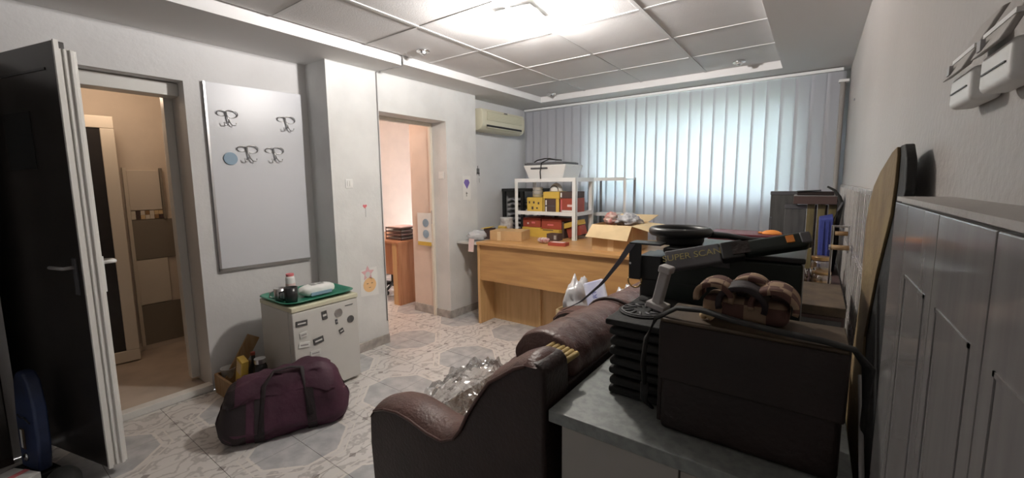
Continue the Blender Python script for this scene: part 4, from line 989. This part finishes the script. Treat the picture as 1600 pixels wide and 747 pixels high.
lump('red_packet', (-1.415, 3.42, bz + .03), (.055, .07, .055), mat('red foil', (.55, .2, .18), .4, vscale=20, col2=(.7, .62, .55)), 'crumpled red packet poking out of the open cardboard box', 'packet', 5, .5)
lump('clear_bag_bundle', (-1.27, 3.44, bz + .025), (.10, .11, .055), mat('shiny grey film', (.62, .62, .64), .25, vscale=22, col2=(.25, .25, .28)), 'crumpled grey and white plastic bundle in the open cardboard box', 'bag', 9, .5)
# floor box with bags
fb = thing('floor_cardboard_box', 'open cardboard box on the floor before the desk', 'box', (-1.65, 3.0, 0))
x0, x1, y0, y1 = -1.60, -1.10, 2.50, 2.95
x0, x1, y0, y1 = -1.55, -.97, 2.70, 3.03
for a in ((x0, x1, y0, y0 + .005), (x0, x1, y1 - .005, y1), (x0, x0 + .005, y0 + .005, y1 - .005), (x1 - .005, x1, y0 + .005, y1 - .005)):
    obj('wall_panel', B(*a, 0, .43), 'card_in', fb)
obj('bottom_panel', B(x0 + .005, x1 - .005, y0 + .005, y1 - .005, 0, .005), 'card', fb)
lump('white_plastic_bag', (-1.455, 2.865, .47), (.08, .125, .17), 'plasticbag', 'white crumpled plastic bag at the left of the floor cardboard box', 'bag', 12, .5)
lump('printed_plastic_bag', (-1.07, 2.88, .46), (.085, .115, .17), 'plasticbag', 'white plastic bag with blue print at the right of the floor box', 'bag', 15, .45)
pb2 = thing('printed_sack', 'white sack printed in blue and violet standing in the floor cardboard box', 'sack', (-1.3, 2.75, .15))
Fs = frame((-1.25, 2.80, .50), (.9, .0, .35), (-.3, .25, .9))
obj('sack', MB().box(-.085, .085, -.16, .17, -.02, .02, Fs), mat('printed sack film', (.75, .76, .82), .35, vscale=5, col2=(.45, .48, .70)), pb2, bevel=.015)
text('lettering', 'SMART', .05, 'blue', pb2, Fs @ Matrix.Translation((0, .02, .021)) @ Matrix.Rotation(PI / 2, 4, 'Z'))

# ------------------------------------------------------------------ sofa
so = thing('leather_sofa', 'worn brown leather sofa with scroll arm, seen from its side and back', 'sofa', (-1.0, 1.8, 0))
armp = [(-1.385, .04), (-1.405, .35), (-1.40, .47), (-1.36, .515), (-1.30, .54), (-1.22, .553), (-1.15, .548), (-1.06, .53), (-.985, .527), (-.93, .555), (-.895, .60), (-.865, .66), (-.82, .73), (-.77, .80), (-.72, .835), (-.675, .868), (-.64, .884), (-.60, .886), (-.578, .865), (-.575, .82), (-.575, .04)]
farp = [(p[0], p[1] if p[0] < -.9 or p[1] < .2 else min(p[1], .70)) for p in armp]
def armf(y0, y1, parent, armp=armp):
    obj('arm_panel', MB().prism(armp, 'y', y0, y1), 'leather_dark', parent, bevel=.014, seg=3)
    # padded top following the outline
    pts = [(p[0], 0, p[1]) for p in armp[2:18]]
    nseg = len(pts)
    ym = (y0 + y1) / 2
    def top(a, b):
        i = a * (nseg - 1); k = min(int(i), nseg - 2); f_ = i - k
        p = Vector(pts[k]).lerp(Vector(pts[k + 1]), f_)
        tg = (Vector(pts[k + 1]) - Vector(pts[k])).normalized(); nr = Vector((-tg.z, 0, tg.x))
        w_ = (b - .5) * 2
        hgt = .024 * math.cos(w_ * PI / 2) ** .6 if abs(w_) < 1 else 0
        ed = min(1, a / .04, (1 - a) / .05)
        p = p + nr * (hgt * max(0, ed) ** .5 - .010)
        return (p.x, ym + w_ * ((y1 - y0) / 2 + .006), p.z)
    obj('arm_pad', MB().grid(top, 60, 16), 'leather', parent, smooth=True)
    pp_ = [(p[0], y0 - .006, p[1] - .012) for p in armp[3:17]]
    obj('piping', MB().tube(pp_, .0055, 8), 'leather', parent, smooth=True)
armf(.94, 1.085, so); 
armf(2.40, 2.54, so, farp)
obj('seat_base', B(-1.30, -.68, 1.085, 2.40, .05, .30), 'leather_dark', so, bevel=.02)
for k in range(2):
    obj('seat_cushion', B(-1.30, -.84, 1.09 + k * .655, 1.74 + k * .655, .305, .42), 'stripe', so, bevel=.03, seg=3)
def ell(cx, cz, rx, rz, y0, y1, n=40, seed=0, kx=0.0, wr=.006):
    def f(a, b):
        th = 2 * PI * a
        e = min(1, (b * (y1 - y0)) / .03, ((1 - b) * (y1 - y0)) / .03); e = .80 + .20 * math.sqrt(max(0, e))
        if b == 0 or b == 1: e = .02
        w_ = wr * noise.noise(Vector((math.cos(th) * 2, math.sin(th) * 2, b * 12 + seed)))
        return (cx + kx * b + (rx + w_) * math.cos(th) * e, y0 + (y1 - y0) * b, cz - .03 * b + (rz + w_) * math.sin(th) * e)
    return MB().grid(f, 36, n, cu=True)
obj('back_roll', ell(-.705, .800, .120, .098, 1.13, 1.72), 'leather', so, smooth=True)
obj('back_roll', ell(-.705, .778, .114, .094, 1.735, 2.42, seed=5), 'leather', so, smooth=True)
obj('roll_seam', MB().tube([(-.705 + .121 * math.cos(2 * PI * k / 24), 1.727, .775 + .099 * math.sin(2 * PI * k / 24)) for k in range(24)], .008, 8, closed=True), 'leather_dark', so, smooth=True)
obj('back_cushion', B(-.86, -.68, 1.10, 2.39, .38, .78), 'leather', so, bevel=.05, seg=3)
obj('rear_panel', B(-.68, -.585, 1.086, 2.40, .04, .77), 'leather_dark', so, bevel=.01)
gt = MB()
for k in range(6): gt.tube([(-.672 + .016 * k, 1.085, .858 - .003 * k), (-.662 + .016 * k, 1.150, .866 - .003 * k)], .009, 8)
obj('ribbed_trim', gt, 'gold', so, smooth=True, label='gold ribbed fabric strip showing between arm and back roll')
for (a, b) in ((-1.25, 1.02), (-.66, 1.02), (-1.25, 2.46), (-.66, 2.46)): obj('foot', B(a - .03, a + .03, b - .03, b + .03, 0, .05), 'black', so)
def wr(a, b):
    d = Vector((a * 6, b * 6, 2)); 
    return (-1.385 + .36 * a + .02 * noise.noise(d * 1.3), 1.16 + .46 * b + .02 * noise.noise(d * 1.7 + Vector((5, 0, 0))), .445 + .11 * math.sin(PI * a) * math.sin(PI * b) + .05 * abs(noise.noise(d * 1.2)) + .03 * noise.noise(d * 3.1))
obj('plastic_wrap', MB().grid(wr, 34, 46), 'wrap', label='crumpled clear plastic wrap lying on the sofa seat', cat='plastic wrap')

# ------------------------------------------------------------------ foreground cabinet table
TZ = .762
tb = thing('grey_top_cabinet', 'low white cabinet with grey speckled laminate top in the right foreground', 'cabinet', (-.24, 1.35, 0))
obj('worktop', B(-.566, .100, .945, 1.80, TZ - .035, TZ), 'greytop', tb, bevel=.003)
obj('body', B(-.535, .095, .975, 1.78, .05, TZ - .035), 'cabinet', tb)
obj('door', B(-.530, -.22, .957, .975, .06, TZ - .042), 'cabinet', tb, bevel=.002)
obj('door', B(-.216, .094, .957, .975, .06, TZ - .042), 'cabinet', tb, bevel=.002)
obj('plinth', B(-.52, .09, 1.0, 1.77, 0, .05), 'black', tb)

# maroon shoulder bag
bg = thing('leather_briefcase', 'dark maroon leather shoulder bag standing on the grey cabinet top', 'bag', (-.11, 1.11, TZ))
obj('bag_body', B(-.29, .072, 1.035, 1.195, TZ, 1.045), 'bagleather', bg, bevel=.014, seg=3)
obj('front_flap', B(-.293, .075, 1.022, 1.034, .90, 1.048), 'bagleather', bg, bevel=.005)
obj('top_flap', B(-.292, .074, 1.024, 1.19, 1.046, 1.054), 'bagtop', bg, bevel=.003)
obj('top_edge', MB().tube([(-.285, 1.024, 1.053), (.07, 1.024, 1.053)], .0045, 8), 'bagtop', bg, smooth=True)
obj('side_gusset', B(-.302, -.290, 1.05, 1.18, TZ + .01, 1.03), 'bagleather', bg, bevel=.004)
sp_ = [(-.338, 1.06, .86), (-.34, 1.05, .92), (-.33, 1.04, .99), (-.305, 1.035, 1.05), (-.26, 1.05, 1.079), (-.20, 1.05, 1.083), (-.13, 1.03, 1.077), (-.05, 1.02, 1.072), (.03, 1.02, 1.068), (.08, 1.03, 1.058), (.105, 1.05, 1.02), (.108, 1.07, .93), (.108, 1.08, .84)]
obj('shoulder_strap', MB().tube(sp_, .013, 8, flat=.45), 'blackmatt', bg, smooth=True)
sp2 = [(-.338, 1.06, .86), (-.345, 1.08, .80), (-.33, 1.1, .775)]
obj('shoulder_strap', MB().tube(sp2, .011, 8, flat=.45), 'blackmatt', bg, smooth=True)

# ribbed black stack with medallion
rs = thing('accordion_file', 'black ribbed concertina file at the left of the maroon bag', 'file', (-.39, 1.28, TZ))
for k in range(7):
    obj('rib', B(-.470 + .004 * (k % 2), -.312, 1.13 - .004 * (k % 2), 1.42, TZ + .001 + k * .030, TZ + .024 + k * .030), 'blackmatt', rs, bevel=.009, seg=3)
obj('core', B(-.452, -.32, 1.15, 1.40, TZ + .002, TZ + .22), 'blackmatt', rs)
obj('cover', B(-.478, -.306, 1.12, 1.43, TZ + .213, TZ + .232), 'blackmatt', rs, bevel=.006)
md = MB().cyl((-.405, 1.24, TZ + .232), .072, .005, 32)
obj('medallion', md, 'blackmatt', rs, bevel=.002, label='round embossed grey medallion on the cover')
em = MB()
for k in range(12):
    a = k * 2 * PI / 12; em.tube([(-.405 + .03 * math.cos(a), 1.24 + .03 * math.sin(a), TZ + .238), (-.405 + .058 * math.cos(a + .2), 1.24 + .058 * math.sin(a + .2), TZ + .238)], .004, 6)
em.tube([(-.405 + .062 * math.cos(2 * PI * k / 24), 1.24 + .062 * math.sin(2 * PI * k / 24), TZ + .238) for k in range(24)], .003, 6, closed=True)
obj('embossing', em, 'darkgrey', rs, smooth=True)

# grey plastic stand on the file
gs = thing('grey_plastic_stand', 'upright grey plastic holder standing on the black ribbed file', 'holder', (-.38, 1.25, TZ + .239))
Fg = frame((-.375, 1.27, 1.012), (1, -.1, -.22), (.22, .0, 1))
obj('column', MB().box(-.013, .015, .0, .118, -.018, .018, Fg), 'greylight', gs, bevel=.006)
obj('head', MB().box(-.016, .020, .108, .130, -.022, .024, Fg), 'greylight', gs, bevel=.005)
obj('foot', MB().box(-.024, .034, -.006, .012, -.028, .03, Fg), 'greylight', gs, bevel=.004)

# black box behind with ring and detector
bk = thing('black_equipment_box', 'large black equipment box behind the maroon bag on the cabinet', 'box', (-.22, 1.55, TZ))
obj('case', B(-.40, -.015, 1.43, 1.74, TZ, 1.150), 'greenblack', bk, bevel=.008)
obj('lid', B(-.405, -.010, 1.425, 1.745, 1.151, 1.168), 'black', bk, bevel=.005)
obj('latch', B(-.25, -.20, 1.419, 1.425, 1.12, 1.16), 'darkgrey', bk, bevel=.002)
obj('seam', B(-.40, -.015, 1.4285, 1.4305, 1.045, 1.050), 'black', bk)
pc = thing('black_pouch', 'black leather pouch at the left side of the equipment box', 'pouch', (-.45, 1.5, TZ))
obj('pouch_body', B(-.485, -.41, 1.43, 1.62, TZ, 1.13), 'black', pc, bevel=.012, seg=3)
obj('pouch_flap', B(-.489, -.409, 1.424, 1.55, 1.05, 1.135), 'black', pc, bevel=.006)
rg = thing('ring_device', 'black round device with a thick raised ring on the equipment box', 'device', (-.38, 1.55, 1.168))
obj('drum', MB().lathe([(.075, 0), (.08, .01), (.08, .03), (.085, .035)], (-.385, 1.56, 1.169)), 'black', rg, smooth=True)
obj('ring', MB().tube([(-.385 + .092 * math.cos(2 * PI * k / 36), 1.56 + .085 * math.sin(2 * PI * k / 36), 1.212) for k in range(36)], .0155, 12, closed=True), 'black', rg, smooth=True)
obj('membrane', MB().cyl((-.385, 1.56, 1.200), .082, .006, 32), 'slate', rg)
obj('arm', MB().tube([(-.30, 1.58, 1.205), (-.24, 1.60, 1.20), (-.17, 1.62, 1.19), (-.08, 1.64, 1.19)], [.022, .018, .014, .012], 10, flat=.6), 'black', rg, smooth=True)
# hand-held detector
Lp, Rp = Vector((-.372, 1.345, 1.135)), Vector((-.008, 1.42, 1.222))
Fd = frame(Lp, Rp - Lp, (0, .5, .62))
LL = (Rp - Lp).length
dt = thing('metal_detector_wand', 'black hand-held detector paddle lettered in gold, lying across the box', 'detector', (-.2, 1.38, 1.17))
obj('paddle', MB().hexa([tuple(Fd @ Vector(p)) for p in ((0, -.036, -.012), (LL * .42, -.034, -.012), (LL * .42, .034, -.012), (0, .036, -.012))], [tuple(Fd @ Vector(p)) for p in ((0, -.036, .010), (LL * .42, -.034, .012), (LL * .42, .034, .012), (0, .036, .010))]), 'darkgrey', dt, bevel=.006)
obj('collar', MB().box(LL * .42, LL * .58, -.03, .03, -.015, .018, Fd), 'black', dt, bevel=.006)
obj('screen_window', MB().box(LL * .50, LL * .62, -.02, .02, .018, .0205, Fd), 'bagleather', dt)
obj('handle', MB().box(LL * .58, LL, -.024, .024, -.017, .020, Fd), 'greenblack', dt, bevel=.012, seg=3)
obj('switch', MB().box(LL * .86, LL * .91, -.01, .012, .020, .024, Fd), 'orange', dt)
obj('end_cap', MB().box(LL - .02, LL + .006, -.018, .018, -.014, .023, Fd), 'darkgrey', dt, bevel=.005)
text('lettering', 'SUPER SCANN', .030, 'goldtext', dt, Fd @ Matrix.Translation((LL * .235, .004, .0118)))
# hanging strap with D-ring and lanyard
hs = thing('belt_strap', 'black leather belt end with brass D-ring hanging from the box', 'belt', (-.49, 1.4, 1.03))
obj('belt', MB().box(-.512, -.470, 1.400, 1.406, 1.055, 1.182).box(-.512, -.405, 1.402, 1.47, 1.176, 1.182), 'black', hs, bevel=.001)
obj('d_ring', MB().tube([(-.491 + .024 * math.cos(PI + PI * k / 12), 1.403, 1.052 + .027 * math.sin(PI + PI * k / 12)) for k in range(13)] + [(-.467, 1.403, 1.056), (-.515, 1.403, 1.056)], .003, 8, closed=True), 'brass', hs, smooth=True)
obj('rivet', MB().cyl((-.506, 1.396, 1.11), .004, .005, 10, ax='y'), 'chrome', hs)
ly = [Vector((-.50, 1.39, 1.178)), Vector((-.535, 1.385, 1.12)), Vector((-.60, 1.38, 1.03)), Vector((-.68, 1.37, .95)), Vector((-.755, 1.36, .905))]
lm = MB()
def lyf(a, b):
    i = a * 4; k = min(int(i), 3); p = ly[k].lerp(ly[k + 1], i - k); tw = .2 + .9 * a
    w_ = (.012 - .009 * a) * (2 * b - 1)
    return (p.x + w_ * math.cos(tw), p.y + w_ * math.sin(tw), p.z)
obj('lanyard', lm.grid(lyf, 24, 3), 'straw', label='long grey lanyard ribbon stretched from the belt to the sofa back', cat='lanyard', solid=.0012)

# plaid bundle
pl = thing('plaid_slippers_bundle', 'brown and tan plaid cloth bundle on top of the maroon bag', 'cloth', (-.12, 1.12, 1.055))
obj('bundle', B(-.212, -.030, 1.085, 1.185, 1.056, 1.112), 'plaid', pl, bevel=.022, seg=4)
for (cx, cz, r_, w0, w1, mt) in ((-.185, 1.110, .034, 1.075, 1.165, 'plaid'), (-.125, 1.100, .042, 1.07, 1.18, 'duffel_black'), (-.115, 1.118, .034, 1.14, 1.20, 'plaid'), (-.062, 1.104, .038, 1.075, 1.18, 'plaid')):
    def arc(a, b, cx=cx, cz=cz, r_=r_, w0=w0, w1=w1):
        th = PI * (1.1 - 1.2 * a); return (cx + r_ * 1.15 * math.cos(th), w0 + (w1 - w0) * b + .006 * math.sin(a * 7), cz + r_ * math.sin(th) + .004 * noise.noise(Vector((a * 4, b * 4, cx))))
    obj('fold', MB().grid(arc, 20, 6), mt, pl, smooth=True, solid=.012)
obj('sock_cuff', MB().tube([(-.205, 1.08, 1.062), (-.195, 1.068, 1.075), (-.182, 1.07, 1.062)], .010, 8), 'card_in', pl, smooth=True)

# ------------------------------------------------------------------ second table by the window corner
t2 = thing('corner_table', 'dark table in the window corner carrying stacked panels and jars', 'table', (-.25, 3.3, 0))
obj('table_top', B(-.76, .150, 2.62, 4.05, .755, .785), 'brownbox', t2, bevel=.003)
for (a, b) in ((-.72, 2.66), (.10, 2.66), (-.72, 4.0), (.10, 4.0)): obj('leg', B(a - .02, a + .03, b - .02, b + .02, 0, .755), 'brownbox', t2)
obj('apron', B(-.72, .12, 2.66, 2.68, .66, .755), 'brownbox', t2)
TT = .785
obj('pale_cable', MB().tube([(.104, 1.16, .96), (.1045, 1.075, .88), (.104, .97, .80), (.104, .90, .70), (.104, .87, .58), (.104, .86, .2), (.104, .86, .006)], .0045, 8), 'grey', label='thin pale cable hanging down along the tiled wall beside the maroon bag', cat='cable', smooth=True)
# stacked crates / panels
st = [(-.265, -.10, 3.62, 3.70, 1.305, 'slate', 'tall dark slate panel at the left of the window corner stack'),
      (-.165, -.045, 3.46, 3.56, 1.215, 'slate', 'shorter dark slate panel before the tall one')]
for (a, b, c, d, h, mt, lab) in st:
    t = thing('slate_panel', lab, 'panel', ((a + b) / 2, (c + d) / 2, TT), 'panels stacked in the window corner')
    obj('board', B(a, b, c, d, TT, h), mt, t, bevel=.004)
    obj('top_bar', B(a - .003, b + .003, c - .004, d, h - .022, h + .004), 'darkgrey', t, bevel=.003)
for k in range(3):
    a = -.040 + k * .058
    t = thing('olive_slat_panel', 'olive gold upright board, %s of the three beside the slate panels' % ['leftmost', 'middle one', 'rightmost'][k], 'panel', (a, 3.5, TT), 'olive boards in the window corner')
    obj('board', B(a, a + .042, 3.46, 3.56, TT, 1.225), 'greenwood', t, bevel=.003)
    obj('edge_strip', B(a + .0425, a + .054, 3.465, 3.56, TT, 1.22), 'bagleather', t)
tp = thing('top_carton', 'flat brown carton lying on top of the upright boards', 'box', (-.02, 3.5, 1.228))
obj('carton', B(-.118, .118, 3.42, 3.60, 1.228, 1.280), 'brownbox', tp, bevel=.003)
obj('flap', MB().hexa([(-.118, 3.42, 1.282), (.118, 3.42, 1.282), (.118, 3.60, 1.282), (-.118, 3.60, 1.282)], [(-.118, 3.42, 1.286), (.118, 3.42, 1.284), (.118, 3.60, 1.286), (-.118, 3.60, 1.288)]), 'grey', tp)
obj('inner_box', B(-.10, .10, 3.45, 3.59, 1.288, 1.310), 'bagleather', tp, bevel=.002)
obj('lid', MB().hexa([(-.105, 3.44, 1.311), (.03, 3.44, 1.315), (.03, 3.60, 1.315), (-.105, 3.60, 1.311)], [(-.105, 3.44, 1.314), (.03, 3.44, 1.321), (.03, 3.60, 1.321), (-.105, 3.60, 1.314)]), 'black', tp)
bsx = thing('black_strap_bundle', 'black strap drooping from the corner stack beside tiled wall', 'strap', (.12, 3.45, 1.0))
obj('strap', MB().tube([(.06, 3.44, 1.345), (.10, 3.44, 1.320), (.125, 3.43, 1.275), (.135, 3.42, 1.24), (.125, 3.42, 1.10), (.13, 3.42, .98), (.12, 3.42, TT + .01)], [.006, .008, .014, .016, .012, .01, .008], 8), 'blackmatt', bsx, smooth=True)
obj('buckle_end', MB().tube([(.145, 3.40, 1.245), (.125, 3.40, 1.20), (.10, 3.40, 1.12)], .006, 8), 'darkgrey', bsx, smooth=True)
blu = thing('blue_file_box', 'deep blue plastic holder between olive boards and tiled wall', 'holder', (.07, 3.35, TT))
obj('holder', MB().hexa([(.035, 3.28, TT), (.10, 3.28, TT), (.10, 3.42, TT), (.035, 3.42, TT)], [(.028, 3.27, 1.14), (.10, 3.27, 1.15), (.10, 3.42, 1.17), (.028, 3.42, 1.15)]), 'blue', blu, bevel=.006)
obj('rib', MB().box(.05, .056, 3.266, 3.275, .80, 1.13).box(.075, .081, 3.266, 3.275, .80, 1.13), 'blue', blu)
rdb = thing('maroon_flat_case', 'long flat maroon case behind the detector on the corner table', 'case', (-.3, 2.8, TT))
obj('case', B(-.50, -.14, 2.66, 2.90, TT, 1.088), 'maroon', rdb, bevel=.006)
obj('lid_line', B(-.502, -.138, 2.657, 2.902, 1.04, 1.045), 'bagleather', rdb)
ors = thing('orange_gadget', 'small orange plastic gadget on the maroon case', 'gadget', (-.19, 2.75, 1.088))
obj('body', MB().grid(lambda a, b: (-.185 + .05 * math.cos(2 * PI * a) * math.sin(PI * b), 2.74 + .03 * math.sin(2 * PI * a) * math.sin(PI * b), 1.089 + max(0, .024 * math.cos(PI * b))), 18, 12, cu=True), 'orange', ors, smooth=True)
obj('nozzle', B(-.25, -.23, 2.73, 2.75, 1.09, 1.10), 'orange', ors, bevel=.003)
sm = thing('picture_frame', 'small dark framed stand left of the slate panels', 'frame', (-.33, 3.2, TT))
obj('border', MB().box(-.31, -.22, 3.2, 3.21, .95, .96 + .08).box(-.235, -.225, 3.2, 3.22, .95, 1.15), 'darkgrey', sm)
obj('picture', B(-.30, -.24, 3.197, 3.2, .96, 1.03), 'bluegrey', sm)
obj('base', B(-.32, -.21, 3.15, 3.25, TT, .95), 'brownbox', sm, bevel=.003)
# jars and small things
def jarthing(x, y, r, h, label, z=TT):
    t = thing('glass_jar', label, 'jar', (x, y, z), 'jars on the corner table')
    obj('glass', MB().lathe([(r * .9, 0), (r, .01), (r, h * .8), (r * .85, h * .9)], (x, y, z)), 'jar', t, smooth=True)
    obj('filling', MB().lathe([(r * .86, .004), (r * .94, .012), (r * .94, h * .6), (r * .9, h * .62)], (x, y, z)), 'brass', t, smooth=True)
    obj('lid', MB().cyl((x, y, z + h * .9), r * .95, h * .12, 24), 'brass', t, bevel=.002)
jarthing(.045, 2.92, .045, .17, 'taller brass-lidded jar before the blue holder')
jarthing(.055, 2.78, .042, .11, 'short brass-lidded jar in front of the taller jar')
mt_ = thing('brown_tin', 'small brown tin with pale label at the front of the corner table', 'tin', (.05, 2.68, TT))
obj('tin', B(.015, .10, 2.655, 2.73, TT, TT + .06), 'brownbox', mt_, bevel=.006)
obj('label_panel', B(.03, .085, 2.6535, 2.655, TT + .03, TT + .05), 'paper_off', mt_)
for k in range(4):
    obj('chrome_clip', MB().tube([(-.06 + k * .022, 2.75 + .03 * k, TT + .002), (-.062 + k * .022, 2.75 + .03 * k, TT + .10), (-.045 + k * .022, 2.75 + .03 * k, TT + .12), (-.03 + k * .02, 2.75 + .03 * k, TT + .07)], .006, 8), 'chrome', label='bent chrome clip, %s in the row left of the jars' % ['first from the left', 'second from the left', 'third from the left', 'rightmost'][k], cat='clip', group='chrome clips on the corner table', smooth=True)
obj('yellow_notepad', MB().box(-.02, .10, -.07, .05, 0, .012, Matrix.Translation((0.0, 2.70, TT)) @ Matrix.Rotation(.1, 4, 'Z')).box(0, .01, 0, .01, .012, .013, Matrix.Translation((0.0, 2.70, TT))), 'card_in', label='pale yellow notepad at the front edge of the corner table', cat='notepad')
hr = thing('roller_handle_frame', 'chrome frame with two wooden roller handles beside the tiled wall', 'handle frame', (.12, 2.9, TT))
obj('post', MB().box(.075, .085, 2.60, 2.62, TT, 1.165).box(.085, .14, 2.60, 2.62, 1.155, 1.165), 'chrome', hr, bevel=.002)
obj('post', MB().box(.140, .148, 2.60, 2.62, 1.03, 1.165), 'nickel', hr, bevel=.002)
obj('roller', MB().cyl((.09, 2.61, 1.125), .011, .05, 14, ax='x'), 'plank', hr, smooth=True)
obj('roller', MB().cyl((.075, 2.58, 1.058), .012, .072, 14, ax='x'), 'plank', hr, smooth=True)
obj('end_cap', MB().cyl((.068, 2.58, 1.058), .013, .008, 14, ax='x').cyl((.147, 2.58, 1.058), .013, .006, 14, ax='x'), 'chrome', hr)

# dark chest between the cabinet and the corner table
cs = thing('brown_chest', 'brown lidded chest with patterned front behind the equipment box at the right wall', 'chest', (.05, 2.1, 0))
obj('chest_body', B(-.03, .118, 1.98, 2.42, 0, .865), 'brownbox', cs, bevel=.004)
obj('lid', B(-.035, .120, 1.975, 2.425, .866, .905), 'bagtop', cs, bevel=.004)
obj('front_panel', B(-.02, .108, 1.9725, 1.979, .60, .85), 'slate', cs)

# ironing-board
ib = thing('ironing_board', 'tan cloth ironing board with dark rim leaning upright on the tiled wall', 'ironing board', (.145, 1.4, 0))
pol = [(1.21, 1.457), (1.275, 1.450), (1.344, 1.435), (1.46, 1.41), (1.583, 1.371), (1.67, 1.31), (1.713, 1.25), (1.71, 1.15), (1.685, 1.05), (1.72, .95), (1.79, .80), (1.84, .40), (1.84, .02), (1.42, .02), (1.42, .40), (1.45, .80), (1.50, .95), (1.36, 1.158), (1.215, 1.314), (1.196, 1.382), (1.198, 1.44)]
obj('cover', MB().prism(pol, 'x', .1335, .140), 'tan', ib, bevel=.002)
cy_, cz_ = 1.44, .9
pol2 = [(cy_ + (p[0] - cy_) * 1.012, cz_ + (p[1] - cz_) * 1.006) for p in pol[:13]] + [(1.24, .02), (1.22, .8), (1.21, 1.0), (1.207, 1.124), (1.187, 1.213), (1.148, 1.318), (1.108, 1.367), (1.13, 1.43), (1.17, 1.46)]
obj('rim', MB().prism(pol2, 'x', .140, .1565), 'blackmatt', ib, bevel=.003)

# ------------------------------------------------------------------ wall sockets top right
def swd(y, label):
    t = thing('wall_socket', label, 'socket', (.18, y, 1.49), 'sockets high on the right wall')
    obj('base_box', B(.150, .180, y - .052, y + .052, 1.488, 1.532), 'white', t, bevel=.008, seg=3)
    obj('slit', MB().box(.1485, .150, y - .04, y + .04, 1.508, 1.5095), 'black', t)
    obj('cover', MB().hexa([(.140, y - .05, 1.528), (.150, y - .05, 1.534), (.150, y + .05, 1.534), (.140, y + .05, 1.528)], [(.172, y - .045, 1.600), (.180, y - .045, 1.604), (.180, y + .045, 1.604), (.172, y + .045, 1.600)]), 'wall_right', t, bevel=.003)
    obj('trim_ridge', MB().box(.150, .156, y - .052, y + .052, 1.553, 1.558), 'white', t)
    obj('indicator', MB().box(.1405, .1445, y + .012, y + .026, 1.533, 1.545), 'grey', t)
swd(.838, 'white flap-covered socket on the right wall, the one farther from the camera')
swd(.700, 'white flap-covered socket cut by the right edge of the photo')
obj('wall_dowel', MB().cyl((.172, 3.75, 1.93), .008, .008, 10, ax='x'), 'grey', label='tiny grey dowel hole plug high on the right wall', cat='plug')
